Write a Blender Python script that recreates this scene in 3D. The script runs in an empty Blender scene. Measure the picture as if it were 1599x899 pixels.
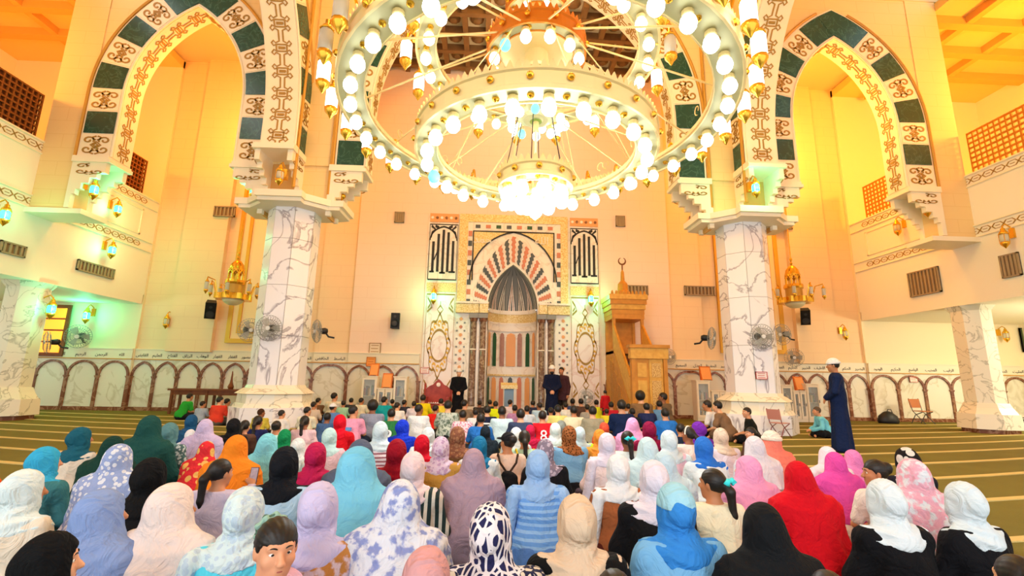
import bpy, math, random
import numpy as np
from mathutils import Vector, Matrix
random.seed(4); rng = np.random.default_rng(4)
SC = bpy.context.scene; COL = SC.collection
PI = math.pi; sin = math.sin; cos = math.cos; rad = math.radians

# ---------------------------------------------------------------- camera
EYE = Vector((-0.85, 0.0, 1.3)); FPX = 730.0
_p, _y, _r = rad(11.1), rad(2.5), rad(1.0)
FW = Vector((sin(_y)*cos(_p), cos(_y)*cos(_p), sin(_p)))
_rt = Vector((cos(_y), -sin(_y), 0)); _up = _rt.cross(FW)
RT = _rt*cos(_r) + _up*sin(_r); UP = -_rt*sin(_r) + _up*cos(_r)
cd = bpy.data.cameras.new('camera'); cam = bpy.data.objects.new('camera', cd); COL.objects.link(cam)
cd.sensor_width = 36.0; cd.lens = FPX/1599*36.0; cd.clip_start = .05; cd.clip_end = 200
cam.matrix_world = Matrix(((RT.x, UP.x, -FW.x, EYE.x), (RT.y, UP.y, -FW.y, EYE.y), (RT.z, UP.z, -FW.z, EYE.z), (0, 0, 0, 1)))
SC.camera = cam
def ray(px, py): return FW*FPX + RT*(px-799.5) + UP*(449.5-py)
def atY(px, py, Y):
    d = ray(px, py); return EYE + d*((Y-EYE.y)/d.y)
def atZ(px, py, Z):
    d = ray(px, py); return EYE + d*((Z-EYE.z)/d.z)
def atX(px, py, X):
    d = ray(px, py); return EYE + d*((X-EYE.x)/d.x)

# ---------------------------------------------------------------- world, light, exposure
wd = bpy.data.worlds.new('world'); SC.world = wd; wd.use_nodes = True
bg = wd.node_tree.nodes['Background']; bg.inputs[0].default_value = (.88, .95, 1.0, 1); bg.inputs[1].default_value = 1.9
SC.view_settings.view_transform = 'Standard'; SC.view_settings.look = 'None'
SC.view_settings.exposure = 0.04; SC.view_settings.gamma = 1.0; SC.view_settings.use_curve_mapping = False
def lamp(name, kind, loc, color, power, size=.3, rot=None):
    l = bpy.data.lights.new(name, kind); l.color = color; l.energy = power
    if kind == 'POINT': l.shadow_soft_size = size
    if kind == 'AREA': l.size = size
    if kind == 'SUN': l.angle = size
    o = bpy.data.objects.new(name, l); COL.objects.link(o); o.location = loc
    if rot: o.rotation_euler = rot
    return o
# daylight through the hall's open front and the windows of the right aisle
lamp('daylight_sun', 'SUN', (0, -10, 20), (1, .97, .93), 1.3, .5, (rad(66), 0, rad(-24)))
WARM = (1.0, .45, .05)
for sx in (-1, 1):
    lamp('aisle_lamp', 'POINT', (sx*10.2, 15.2, 10.5), (1, .33, .03) if sx < 0 else (1, .46, .05), 520 if sx < 0 else 640, .4)
    lamp('gallery_lamp', 'POINT', (sx*16.5, 11.0, 9.8), WARM, 600 if sx < 0 else 1100, .4)
    lamp('gallery_lamp', 'POINT', (sx*16.5, 4.0, 9.8), WARM, 450 if sx < 0 else 900, .4)
lamp('aisle_lamp', 'POINT', (0, 14.6, 12.2), (1, .72, .45), 150, .4)
lamp('warm_fill', 'POINT', (0, 6.5, 13.6), (1, .59, .16), 1700, .8)  # added unseen fill light, warms the upper piers and arches
lamp('window_lamp', 'POINT', (17.5, 12.0, 2.9), (1, .88, .6), 620, .5)
lamp('window_lamp', 'POINT', (-17.5, 12.0, 2.9), (.9, 1, .8), 160, .5)

# ---------------------------------------------------------------- helpers
def lin(h):
    h = h.lstrip('#'); c = [int(h[i:i+2], 16)/255 for i in (0, 2, 4)]
    return tuple(x/12.92 if x <= .04045 else ((x+.055)/1.055)**2.4 for x in c) + (1,)
MATS = {}
def mat(name, col, rough=.6, metal=0.0, emit=0.0, ecol=None, noise=None, bump=None, spec=.4, alpha=None, trans=None):
    """noise = (scale, other colour, amount); bump = (scale, strength)"""
    if name in MATS: return MATS[name]
    m = bpy.data.materials.new(name); m.use_nodes = True; nt = m.node_tree; b = nt.nodes['Principled BSDF']
    b.inputs['Base Color'].default_value = lin(col); b.inputs['Roughness'].default_value = rough
    b.inputs['Metallic'].default_value = metal; b.inputs['Specular IOR Level'].default_value = spec
    if emit:
        b.inputs['Emission Color'].default_value = lin(ecol or col); b.inputs['Emission Strength'].default_value = emit
    if alpha is not None: b.inputs['Alpha'].default_value = alpha
    if trans: b.inputs['Transmission Weight'].default_value = trans
    if noise or bump: tc = nt.nodes.new('ShaderNodeTexCoord')
    if noise:
        n = nt.nodes.new('ShaderNodeTexNoise'); n.inputs['Scale'].default_value = noise[0]; n.inputs['Detail'].default_value = 5
        nt.links.new(tc.outputs['Object'], n.inputs['Vector'])
        r = nt.nodes.new('ShaderNodeValToRGB'); e = r.color_ramp.elements
        e[0].position = .5-noise[2]/2; e[1].position = .5+noise[2]/2
        e[0].color = lin(col); e[1].color = lin(noise[1])
        nt.links.new(n.outputs['Fac'], r.inputs['Fac']); nt.links.new(r.outputs['Color'], b.inputs['Base Color'])
    if bump:
        n2 = nt.nodes.new('ShaderNodeTexNoise'); n2.inputs['Scale'].default_value = bump[0]
        nt.links.new(tc.outputs['Object'], n2.inputs['Vector'])
        bp = nt.nodes.new('ShaderNodeBump'); bp.inputs['Strength'].default_value = bump[1]; bp.inputs['Distance'].default_value = .02
        nt.links.new(n2.outputs['Fac'], bp.inputs['Height']); nt.links.new(bp.outputs['Normal'], b.inputs['Normal'])
    MATS[name] = m; return m
def marble(name, col, vein, scale=1.2, width=.06, rough=.25):
    m = mat(name, col, rough); nt = m.node_tree; b = nt.nodes['Principled BSDF']
    tc = nt.nodes.new('ShaderNodeTexCoord')
    n = nt.nodes.new('ShaderNodeTexNoise'); n.inputs['Scale'].default_value = scale; n.inputs['Detail'].default_value = 7; n.inputs['Distortion'].default_value = 1.2
    nt.links.new(tc.outputs['Object'], n.inputs['Vector'])
    r = nt.nodes.new('ShaderNodeValToRGB'); r.color_ramp.elements.remove(r.color_ramp.elements[1])
    r.color_ramp.elements[0].position = 0; r.color_ramp.elements[0].color = lin(col)
    for p, c in ((.5-width, col), (.5, vein), (.5+width*.35, col), (.62, col)):
        e = r.color_ramp.elements.new(p); e.color = lin(c)
    nt.links.new(n.outputs['Fac'], r.inputs['Fac']); nt.links.new(r.outputs['Color'], b.inputs['Base Color'])
    return m
def courses(name, col, line, h=.42, rough=.7):
    """painted masonry with faint level courses"""
    m = mat(name, col, rough); nt = m.node_tree; b = nt.nodes['Principled BSDF']
    tc = nt.nodes.new('ShaderNodeTexCoord'); mp = nt.nodes.new('ShaderNodeMapping'); mp.inputs['Rotation'].default_value = (rad(90), 0, 0)
    nt.links.new(tc.outputs['Object'], mp.inputs['Vector'])
    k = nt.nodes.new('ShaderNodeTexBrick'); k.inputs['Color1'].default_value = lin(col); k.inputs['Color2'].default_value = lin(col)
    k.inputs['Mortar'].default_value = lin(line); k.inputs['Scale'].default_value = 1; k.inputs['Mortar Size'].default_value = .012
    k.inputs['Brick Width'].default_value = 1.1; k.inputs['Row Height'].default_value = h
    nt.links.new(mp.outputs['Vector'], k.inputs['Vector']); nt.links.new(k.outputs['Color'], b.inputs['Base Color'])
    return m

class MB:
    """collects geometry for ONE mesh"""
    def __init__(s): s.v = []; s.f = []
    def add(s, vs, fs):
        o = len(s.v); s.v += [tuple(v) for v in vs]; s.f += [tuple(i+o for i in f) for f in fs]; return s
    def box(s, a, b):
        x0, y0, z0 = a; x1, y1, z1 = b
        return s.add([(x0,y0,z0),(x1,y0,z0),(x1,y1,z0),(x0,y1,z0),(x0,y0,z1),(x1,y0,z1),(x1,y1,z1),(x0,y1,z1)],
                     [(0,3,2,1),(4,5,6,7),(0,1,5,4),(1,2,6,5),(2,3,7,6),(3,0,4,7)])
    def prism(s, poly, f0, f1):
        """poly of 2-D points; f0/f1 map (u,w) to the two end faces"""
        n = len(poly); vs = [f0(*p) for p in poly] + [f1(*p) for p in poly]
        fs = [tuple(range(n))[::-1], tuple(range(n, 2*n))] + [(i, (i+1) % n, n+(i+1) % n, n+i) for i in range(n)]
        return s.add(vs, fs)
    def pxz(s, poly, y0, y1): return s.prism(poly, lambda u, w: (u, y0, w), lambda u, w: (u, y1, w))
    def pyz(s, poly, x0, x1): return s.prism(poly, lambda u, w: (x0, u, w), lambda u, w: (x1, u, w))
    def pxy(s, poly, z0, z1): return s.prism(poly, lambda u, w: (u, w, z0), lambda u, w: (u, w, z1))
    def lathe(s, prof, n=20, c=(0, 0, 0), a0=0, a1=2*PI, rot=0):
        full = abs(a1-a0-2*PI) < 1e-6; k = n if full else n+1
        vs = []
        for r, z in prof:
            for i in range(k):
                a = a0+(a1-a0)*i/n+rot; vs.append((c[0]+r*cos(a), c[1]+r*sin(a), c[2]+z))
        fs = []
        for j in range(len(prof)-1):
            for i in range(n):
                i2 = (i+1) % k
                fs.append((j*k+i, j*k+i2, (j+1)*k+i2, (j+1)*k+i))
        if full and prof[0] != prof[-1]:
            if prof[0][0] > 1e-4: fs.append(tuple(range(k))[::-1])
            if prof[-1][0] > 1e-4: fs.append(tuple(range((len(prof)-1)*k, len(prof)*k)))
        return s.add(vs, fs)
    def tube(s, pts, r, n=6, closed=False):
        pts = [Vector(p) for p in pts]; m = len(pts); rs = r if isinstance(r, (list, tuple)) else [r]*m
        vs = []; prev = None
        for i, p in enumerate(pts):
            if closed: t = pts[(i+1) % m]-pts[i-1]
            else: t = pts[min(i+1, m-1)]-pts[max(i-1, 0)]
            t = t.normalized() if t.length > 1e-9 else Vector((0, 0, 1))
            if prev is None:
                u = t.orthogonal().normalized()
            else:
                u = prev - t*prev.dot(t)
                u = u.normalized() if u.length > 1e-6 else t.orthogonal().normalized()
            prev = u; w = t.cross(u)
            for j in range(n):
                a = 2*PI*j/n; vs.append(p+(u*cos(a)+w*sin(a))*rs[i])
        fs = []
        for i in range(m if closed else m-1):
            for j in range(n):
                fs.append((i*n+j, i*n+(j+1) % n, ((i+1) % m)*n+(j+1) % n, ((i+1) % m)*n+j))
        if not closed: fs += [tuple(range(n))[::-1], tuple(range((m-1)*n, m*n))]
        return s.add(vs, fs)
    def ribbon(s, pts, w, f, closed=False, h=.0):
        """flat ribbon in a 2-D space; f maps (u,v,lift) to 3-D"""
        m = len(pts); P = [Vector(p) for p in pts]; top = []; bot = []
        for i in range(m):
            if closed: t = P[(i+1) % m]-P[i-1]
            else: t = P[min(i+1, m-1)]-P[max(i-1, 0)]
            t = t.normalized() if t.length > 1e-9 else Vector((1, 0))
            nn = Vector((-t.y, t.x))*w/2
            top.append(P[i]+nn); bot.append(P[i]-nn)
        vs = [f(p.x, p.y, h) for p in top]+[f(p.x, p.y, h) for p in bot]
        fs = [(i, (i+1) % m, m+(i+1) % m, m+i) for i in range(m if closed else m-1)]
        if h:
            o = len(vs); vs += [f(p.x, p.y, 0) for p in top]+[f(p.x, p.y, 0) for p in bot]
            for i in range(m if closed else m-1):
                j = (i+1) % m; fs += [(i, j, o+j, o+i), (m+i, m+j, o+m+j, o+m+i)]
        return s.add(vs, fs)
    def mesh(s, name, smooth=False):
        me = bpy.data.meshes.new(name); me.from_pydata(s.v, [], s.f); me.update()
        if smooth: me.polygons.foreach_set('use_smooth', [True]*len(me.polygons))
        return me
    def build(s, name, m, parent=None, loc=None, smooth=False):
        return link(name, s.mesh(name, smooth), m, parent, loc)
def link(name, me, m, parent=None, loc=None, rot=None, scale=None):
    o = bpy.data.objects.new(name, me); COL.objects.link(o)
    if m is not None:
        if len(me.materials) == 0: me.materials.append(None)
        o.material_slots[0].link = 'OBJECT'; o.material_slots[0].material = m
    if parent: o.parent = parent
    if loc is not None: o.location = loc
    if rot is not None: o.rotation_euler = rot
    if scale is not None: o.scale = scale
    return o
def empty(name, loc=(0, 0, 0), rz=0.0):
    o = bpy.data.objects.new(name, None); COL.objects.link(o); o.empty_display_size = .1
    o.location = loc; o.rotation_euler = (0, 0, rz); return o
def tag(o, label=None, cat=None, group=None, kind=None):
    if label: o['label'] = label
    if cat: o['category'] = cat
    if group: o['group'] = group
    if kind: o['kind'] = kind
    return o
def kids(o): return [c for c in bpy.data.objects if c.parent == o]
def copy_tree(o, children, parent=None, loc=None, rot=None, scale=None):
    """children: {object: [its children]} recorded by tree()"""
    c = o.copy(); COL.objects.link(c); c.parent = parent
    if loc is not None: c.location = loc
    if rot is not None: c.rotation_euler = rot
    if scale is not None: c.scale = scale
    for ch in children.get(o.name, []): copy_tree(ch, children, c)
    return c
def tree(o):
    d = {}
    def walk(x):
        d[x.name] = list(x.children)
        for ch in x.children: walk(ch)
    bpy.context.view_layer.update(); walk(o); return d
def structure(name, mb, m, label=None, smooth=False):
    o = mb.build(name, m, smooth=smooth); o['kind'] = 'structure'
    if label: o['label'] = label
    return o
def arc(cx, cy, r, a0, a1, n=12): return [(cx+r*cos(a0+(a1-a0)*i/n), cy+r*sin(a0+(a1-a0)*i/n)) for i in range(n+1)]
def pointed(a, h0, rise, n=10):
    """outline of a pointed arch opening, half-width a, springing h0, from left foot to right foot of the curve"""
    r = (rise*rise+a*a)/(2*a); th = math.acos(max(-1, min(1, (r-a)/r)))
    L = [(r-a-r*cos(th*i/n), h0+r*sin(th*i/n)) for i in range(n+1)]
    return L+[(-x, z) for x, z in L[-2::-1]]

# Arabic lettering: joined forms, drawn right to left
_AR = dict(zip('ابةتثجحخدذرزسشصضطظعغفقكلمنهوىي', [0xFE8D,0xFE8F,0xFE93,0xFE95,0xFE99,0xFE9D,0xFEA1,0xFEA5,0xFEA9,0xFEAB,0xFEAD,0xFEAF,0xFEB1,0xFEB5,0xFEB9,0xFEBD,0xFEC1,0xFEC5,0xFEC9,0xFECD,0xFED1,0xFED5,0xFED9,0xFEDD,0xFEE1,0xFEE5,0xFEE9,0xFEED,0xFEEF,0xFEF1]))
def shape_ar(w):
    o = ''; two = 'اةدذرزوى'
    for i, c in enumerate(w):
        if c == ' ': o += c; continue
        p = i > 0 and w[i-1] not in two+' '; n = i < len(w)-1 and c not in two and w[i+1] != ' '
        o += chr(_AR[c]+(3 if p and n else 1 if p else 2 if n else 0))
    return o[::-1]
_TX = {}
def text_mesh(s, extrude=.004, arabic=True):
    if s in _TX: return _TX[s]
    cu = bpy.data.curves.new('text', 'FONT'); cu.body = shape_ar(s) if arabic else s; cu.extrude = extrude; cu.align_x = 'CENTER'; cu.resolution_u = 2
    o = bpy.data.objects.new('text', cu); COL.objects.link(o)
    dg = bpy.context.evaluated_depsgraph_get()
    me = bpy.data.meshes.new_from_object(o.evaluated_get(dg)); bpy.data.objects.remove(o); bpy.data.curves.remove(cu)
    _TX[s] = me; return me

# ---------------------------------------------------------------- materials
m_cream = courses('cream_wall', '#f0d4aa', '#ebcda3')
m_wall2 = mat('plaster_cream', '#f6e6c4', .7)
m_peach = courses('peach_wall', '#f2d9c4', '#eed3bc')
m_white = mat('white_stone', '#f7ecd2', .55)
m_carv = mat('carved_line', '#a8823c', .6)
m_green = marble('green_marble', '#1f4a40', '#3c6a5c', 3.0, .05)
m_gold = mat('polished_brass', '#e8b33c', .25, .9)
m_goldp = mat('gold_paint', '#d9a53a', .4, .35)
m_trim = mat('ochre_trim', '#c9963f', .5)
m_marble = marble('veined_marble', '#f0eef2', '#a29ca6', .75, .03)
m_marble2 = marble('pale_marble', '#ece6d4', '#b7b29c', 1.4, .03)
m_dado = marble('dado_marble', '#e6e0cf', '#cfc6ae', .8, .05)
m_brownm = marble('brown_marble', '#7c4a34', '#a77a5c', 2.5, .1)
m_black = mat('black_plastic', '#16161a', .5)
m_dark = mat('dark_line', '#2b2a2c', .6)
m_iron = mat('grey_metal', '#8d8f90', .4, .6)
m_wood = mat('brown_wood', '#8a4b22', .5, noise=(6, '#6d3716', .5))
m_oak = mat('honey_wood', '#d9922e', .5, noise=(5, '#b9761f', .5))
m_oakl = mat('honey_wood_pale', '#e6b04e', .5, noise=(9, '#cf9334', .5))
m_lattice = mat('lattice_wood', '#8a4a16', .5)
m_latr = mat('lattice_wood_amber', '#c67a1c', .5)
# ================================================================ SHELL
YW = 17.4; YA = 12.85; YB = 13.55; XG = 13.7; ZU = 3.8
ZTOP = 15.5
# carpet
mbf = MB().box((-24, -4, -.1), (24, YW+.6, 0))
m_carpet = mat('olive_carpet', '#6b642f', .95, noise=(1.5, '#787236', .8), bump=(90, .4), spec=.1)
m_stripe = mat('cream_carpet_stripe', '#cdb877', .95, bump=(90, .4), spec=.1)
floor = structure('floor', mbf, m_carpet, 'olive green prayer carpet crossed by cream row lines')
y0 = 1.15
rows = [1.6+1.17*k for k in range(12)]
for k, y in enumerate(rows):
    mb = MB(); n = 48; xs = [-23+46*i/n for i in range(n+1)]; w = .055
    vs = []
    for x in xs:
        yy = min(y+.12/max(y, 6.0)*x*x, YW+.1)
        vs += [(x, yy-w, .012), (x, yy+w, .012), (x, yy-w, -.02), (x, yy+w, -.02)]
    fs = []
    for i in range(n):
        a = i*4; b = a+4
        fs += [(a, b, b+1, a+1), (a, a+2, b+2, b), (a+1, b+1, b+3, a+3)]
    mb.add(vs, fs).build('row_line', m_stripe, floor)

# qibla wall: a centre bay that stands proud, recessed side bays with pilasters, bays under the galleries
def wallpiece(mb, x0, x1, z0, z1, y0, y1=YW+.9): mb.box((x0, y0, z0), (x1, y1, z1))
wf = MB()
XN = 1.75
wallpiece(wf, -6.0, -XN, 0, ZTOP, YW); wallpiece(wf, XN, 6.0, 0, ZTOP, YW); wallpiece(wf, -XN, XN, 6.6, ZTOP, YW)
wall = structure('wall_front', wf, m_peach, 'tall peach wall around the prayer niche')
ws = MB()
for s in (-1, 1):
    a = sorted((s*6.0, s*7.3)); wallpiece(ws, a[0], a[1], 0, ZTOP, YW+.18)
    a = sorted((s*7.3, s*XG)); wallpiece(ws, a[0], a[1], 0, ZTOP, YW+.36)
    a = sorted((s*12.6, s*11.0)); wallpiece(ws, a[0], a[1], 2.1, ZTOP, YW+.16, YW+.4)
structure('wall_front_bays', ws, m_cream, 'recessed cream side bays of the front wall')
wu = MB()
for s in (-1, 1):
    a = sorted((s*XG, s*24)); wallpiece(wu, a[0], a[1], 0, ZTOP, YW+.26)
structure('wall_front_aisles', wu, mat('aisle_plaster', '#f3e2bd', .7), 'cream front wall below and behind the galleries')
for s, nm in ((-1, 'left'), (1, 'right')):
    mb = MB(); a = sorted((s*20.2, s*20.6))
    # the outer wall has tall windows that let daylight into the aisle
    for (b0, b1) in ((-4, 1.0), (3.4, 6.6), (9.0, 12.2), (14.6, YW+.4)): mb.box((a[0], b0, 0), (a[1], b1, 3.9))
    for (b0, b1) in ((1.0, 3.4), (6.6, 9.0), (12.2, 14.6)):
        mb.box((a[0], b0, 0), (a[1], b1, .9)); mb.box((a[0], b0, 3.3), (a[1], b1, 3.9))
    mb.box((a[0], -4, 3.9), (a[1], YW+.4, ZTOP))
    structure('wall_'+nm, mb, m_wall2, 'outer wall of the '+nm+' aisle')
# ceiling over the front aisle with coffers, and over the galleries with beams
m_coff = mat('coffer_timber', '#8a6236', .6, noise=(4, '#74502a', .6)); m_ceil = mat('ceiling_plaster', '#dcc7a0', .8)
ceil = structure('ceiling', MB().box((-14.2, YA, 13.95), (14.2, YW+.6, 14.2)), m_ceil, 'coffered timber ceiling of the front aisle')
for i in range(16):
    x = -6.2+i*.83
    MB().box((x-.09, YB, 13.68), (x+.09, YW, 13.97)).build('coffer_beam', m_coff, ceil)
for j in range(4):
    y = YB+.6+j*.95
    MB().box((-6.3, y-.09, 13.66), (6.4, y+.09, 13.95)).build('coffer_beam', m_coff, ceil)
for i in range(15):
    for j in range(4):
        MB().lathe([(.24, 0), (.24, -.05), (.12, -.12), (0, -.14)], 10, (-5.78+i*.83, YB+.13+j*.95+.0, 13.95)).build('coffer_boss', m_coff, ceil)
structure('ceiling_light_block', MB().box((-13.7, -4, ZTOP), (13.7, YB+.1, ZTOP+.3)), m_ceil, 'unseen ceiling added to block light from above the central bay')  # out of view; added to shut out white sky light from above
structure('wall_back', MB().box((-20.6, -4.4, 7.6), (20.6, -4, ZTOP)), m_wall2, 'unseen wall added to keep daylight off the upper hall')  # added behind the camera so daylight enters low and upper walls stay darker
cg = MB()
for s in (-1, 1):
    a = sorted((s*XG, s*20.6)); cg.box((a[0], -4, 13.6), (a[1], YW+.4, 13.9))
cg2 = structure('ceiling_galleries', cg, mat('ochre_ceiling', '#efc878', .8), 'ochre ceilings above the two galleries')
for s in (-1, 1):
    for j in range(12):
        y = 1.0+j*1.35; a = sorted((s*(XG+.1), s*20.2)); MB().box((a[0], y-.14, 13.3), (a[1], y+.14, 13.62)).build('ceiling_beam', mat('ochre_beam', '#dba64a', .7), cg2)
    for xx in (15.0, 17.0):
        a = s*xx; MB().box((a-.12, -3, 13.34), (a+.12, YW, 13.6)).build('ceiling_beam', MATS['ochre_beam'], cg2)

# ---------------------------------------------------------------- dado of marble arches with lettered band
def arch_xs(x0, x1, n): return [x0+(x1-x0)*i/n for i in range(n+1)]
NAMES = 'الله الرحمن الرحيم الملك القدوس السلام المومن المهيمن العزيز الجبار المتكبر الخالق البارى المصور الغفار القهار الوهاب الرزاق الفتاح العليم القابض الباسط الخافض الرافع المعز المذل السميع البصير الحكم العدل اللطيف الخبير الحليم العظيم الغفور الشكور العلى الكبير الحفيظ المقيت الحسيب الجليل الكريم الرقيب المجيب الواسع الحكيم الودود المجيد الباعث الشهيد الحق الوكيل القوى المتين الولى الحميد المحصى المبدى المعيد المحيى المميت الحى القيوم الواجد الماجد الواحد'.split()
m_band = mat('band_marble', '#e9dfc6', .4); m_ink = mat('black_lettering', '#24211e', .6)
ZB0, ZB1 = 1.78, 2.14
wi = [0]
def dado(name, label, x0, x1, yf, n, words):
    t = structure(name, MB().box((x0, yf-.05, 0), (x1, yf+.02, ZB0)), m_dado, label)
    MB().box((x0, yf-.09, ZB0), (x1, yf+.02, ZB0+.035)).build('band_moulding', m_trim, t)
    MB().box((x0, yf-.07, ZB0+.035), (x1, yf+.02, ZB1)).build('lettered_band', m_band, t)
    MB().box((x0, yf-.09, ZB1), (x1, yf+.02, ZB1+.03)).build('band_moulding', m_band, t)
    MB().box((x0, yf-.08, 0), (x1, yf+.02, .13)).build('skirting', m_brownm, t)
    xs = arch_xs(x0, x1, n); w = (x1-x0)/n
    for i, x in enumerate(xs):
        MB().box((x-.055, yf-.10, 0), (x+.055, yf-.03, 1.12)).build('arch_post', m_brownm, t)
        MB().pxz([(x-.055, 1.12), (x+.055, 1.12), (x+.1, 1.2), (x-.1, 1.2)], yf-.11, yf-.03).build('post_capital', m_brownm, t)
    me = None
    for i in range(n):
        xc = (xs[i]+xs[i+1])/2
        if me is None:
            b = MB(); o = pointed(w/2-.02, 0, .5, 8)
            b.ribbon(o, .075, lambda u, v, l: (u, -l, v), h=.06); me = b.mesh('arch_band')
        link('arch_band', me, m_brownm, t, (xc, yf-.045, 1.2))
    k = words
    for i in range(k):
        x = x1-(x1-x0)*(i+.5)/k; s = NAMES[wi[0] % len(NAMES)]; wi[0] += 1
        me2 = text_mesh(s, .02)
        o = link('lettering', me2, m_ink, t, (x, yf-.075, ZB0+.12), (rad(90), 0, 0), (.15, .15, .15))
    return t
dado('baseboard_left_aisle', 'marble dado with brown arches under the left gallery', -20.1, -XG-.02, YW+.26, 6, 9)
dado('baseboard_left', 'marble dado with brown arches in the left side bay', -XG, -7.3, YW+.36, 8, 12)
dado('baseboard_left_return', 'narrow lettered dado piece left of the centre bay', -7.28, -6.02, YW+.18, 1, 2)
dado('baseboard_centre_left', 'white marble dado with arches left of the prayer niche', -5.98, -3.42, YW, 3, 0)
dado('baseboard_centre_right', 'white marble dado right of the prayer niche', 3.42, 5.98, YW, 3, 2)
dado('baseboard_right_return', 'narrow lettered dado piece right of the centre bay', 6.02, 7.28, YW+.18, 1, 2)
dado('baseboard_right', 'marble dado with brown arches in the right side bay', 7.3, XG, YW+.36, 8, 12)
dado('baseboard_right_aisle', 'sunlit marble dado with brown arches under the right gallery', XG+.02, 20.1, YW+.26, 6, 9)

# gilt panel frames high on the side bays
for s in (-1, 1):
    y = YW+.36; xa, xb = 8.05, 9.85; t = empty('panel_frame', (s*9.3, y, 2.45))
    for (i0, w, m, d) in ((0, .16, m_goldp, .09), (.16, .2, mat('frame_cream', '#efd9a4', .6), .05), (.36, .12, m_goldp, .08)):
        h = 9.0
        x0, x1 = -1.3+i0, 1.3-i0
        for (a, b, c, e) in ((x0, i0, x0+w, h-i0), (x1-w, i0, x1, h-i0), (x0+w, i0, x1-w, i0+w), (x0+w, h-i0-w, x1-w, h-i0)):
            MB().box((a, -d, b), (c, 0, e)).build('frame_bar', m, t)
    MB().box((-.82, -.03, .48), (.82, 0, 8.5)).build('panel', mat('panel_plaster', '#f3dcae', .6), t)
    tag(t, 'tall gilt panel frame behind the %s marble column' % ('left' if s < 0 else 'right'), 'frame', 'gilt panel frames')

# ================================================================ ARCHES
class Arch:
    """pointed arch in a vertical plane; P(u,z,d): u along span, d depth from front face (into the wall)"""
    def __init__(s, a, z0, zs, r, w, F): s.a, s.z0, s.zs, s.r, s.w, s.F = a, z0, zs, r, w, F; s.th = math.acos((r-a)/r); s.L = (zs-z0)+r*s.th
    def pt(s, q, t, side):
        l0 = s.zs-s.z0
        if q <= l0: u, z = -s.a-t, s.z0+q
        else:
            ph = (q-l0)/s.r; c = s.r-s.a; u, z = c-(s.r+t)*cos(ph), s.zs+(s.r+t)*sin(ph)
            if u > 0:
                u = 0; z = s.zs+math.sqrt(max(0, (s.r+t)**2-c*c))
        return (u*side, z)
    def block(s, q0, q1, t0, t1, d0, d1, side, n=3):
        q = [q0+(q1-q0)*i/n for i in range(n+1)]
        vs = []; fs = []
        for x in q:
            for t in (t0, t1):
                u, z = s.pt(x, t, side); vs += [s.F(u, z, d0), s.F(u, z, d1)]
        for i in range(n):
            a = i*4; b = a+4; fs += [(a, b, b+2, a+2), (a+1, a+3, b+3, b+1), (a, a+1, b+1, b), (a+2, b+2, b+3, a+3)]
        fs += [(0, 2, 3, 1), (n*4, n*4+1, n*4+3, n*4+2)]
        return MB().add(vs, fs)
SCR = []   # scroll ornament in the unit square
for sx in (-1, 1):
    for sy in (-1, 1):
        c = (.5+sx*.27, .5+sy*.24)
        SCR.append([(c[0]+sx*(.20-.15*k/13)*cos(PI*1.15-k*.55), c[1]+sy*(.20-.15*k/13)*sin(PI*1.15-k*.55)) for k in range(14)])
        SCR.append([(.5+sx*.02, .5+sy*.46), (.5+sx*.14, .5+sy*.40), (.5+sx*.10, .5+sy*.30), (.5+sx*.02, .5+sy*.26)])
for r in (.17, .08): SCR.append([(.5, .5-r), (.5+r, .5), (.5, .5+r), (.5-r, .5), (.5, .5-r)])
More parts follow.
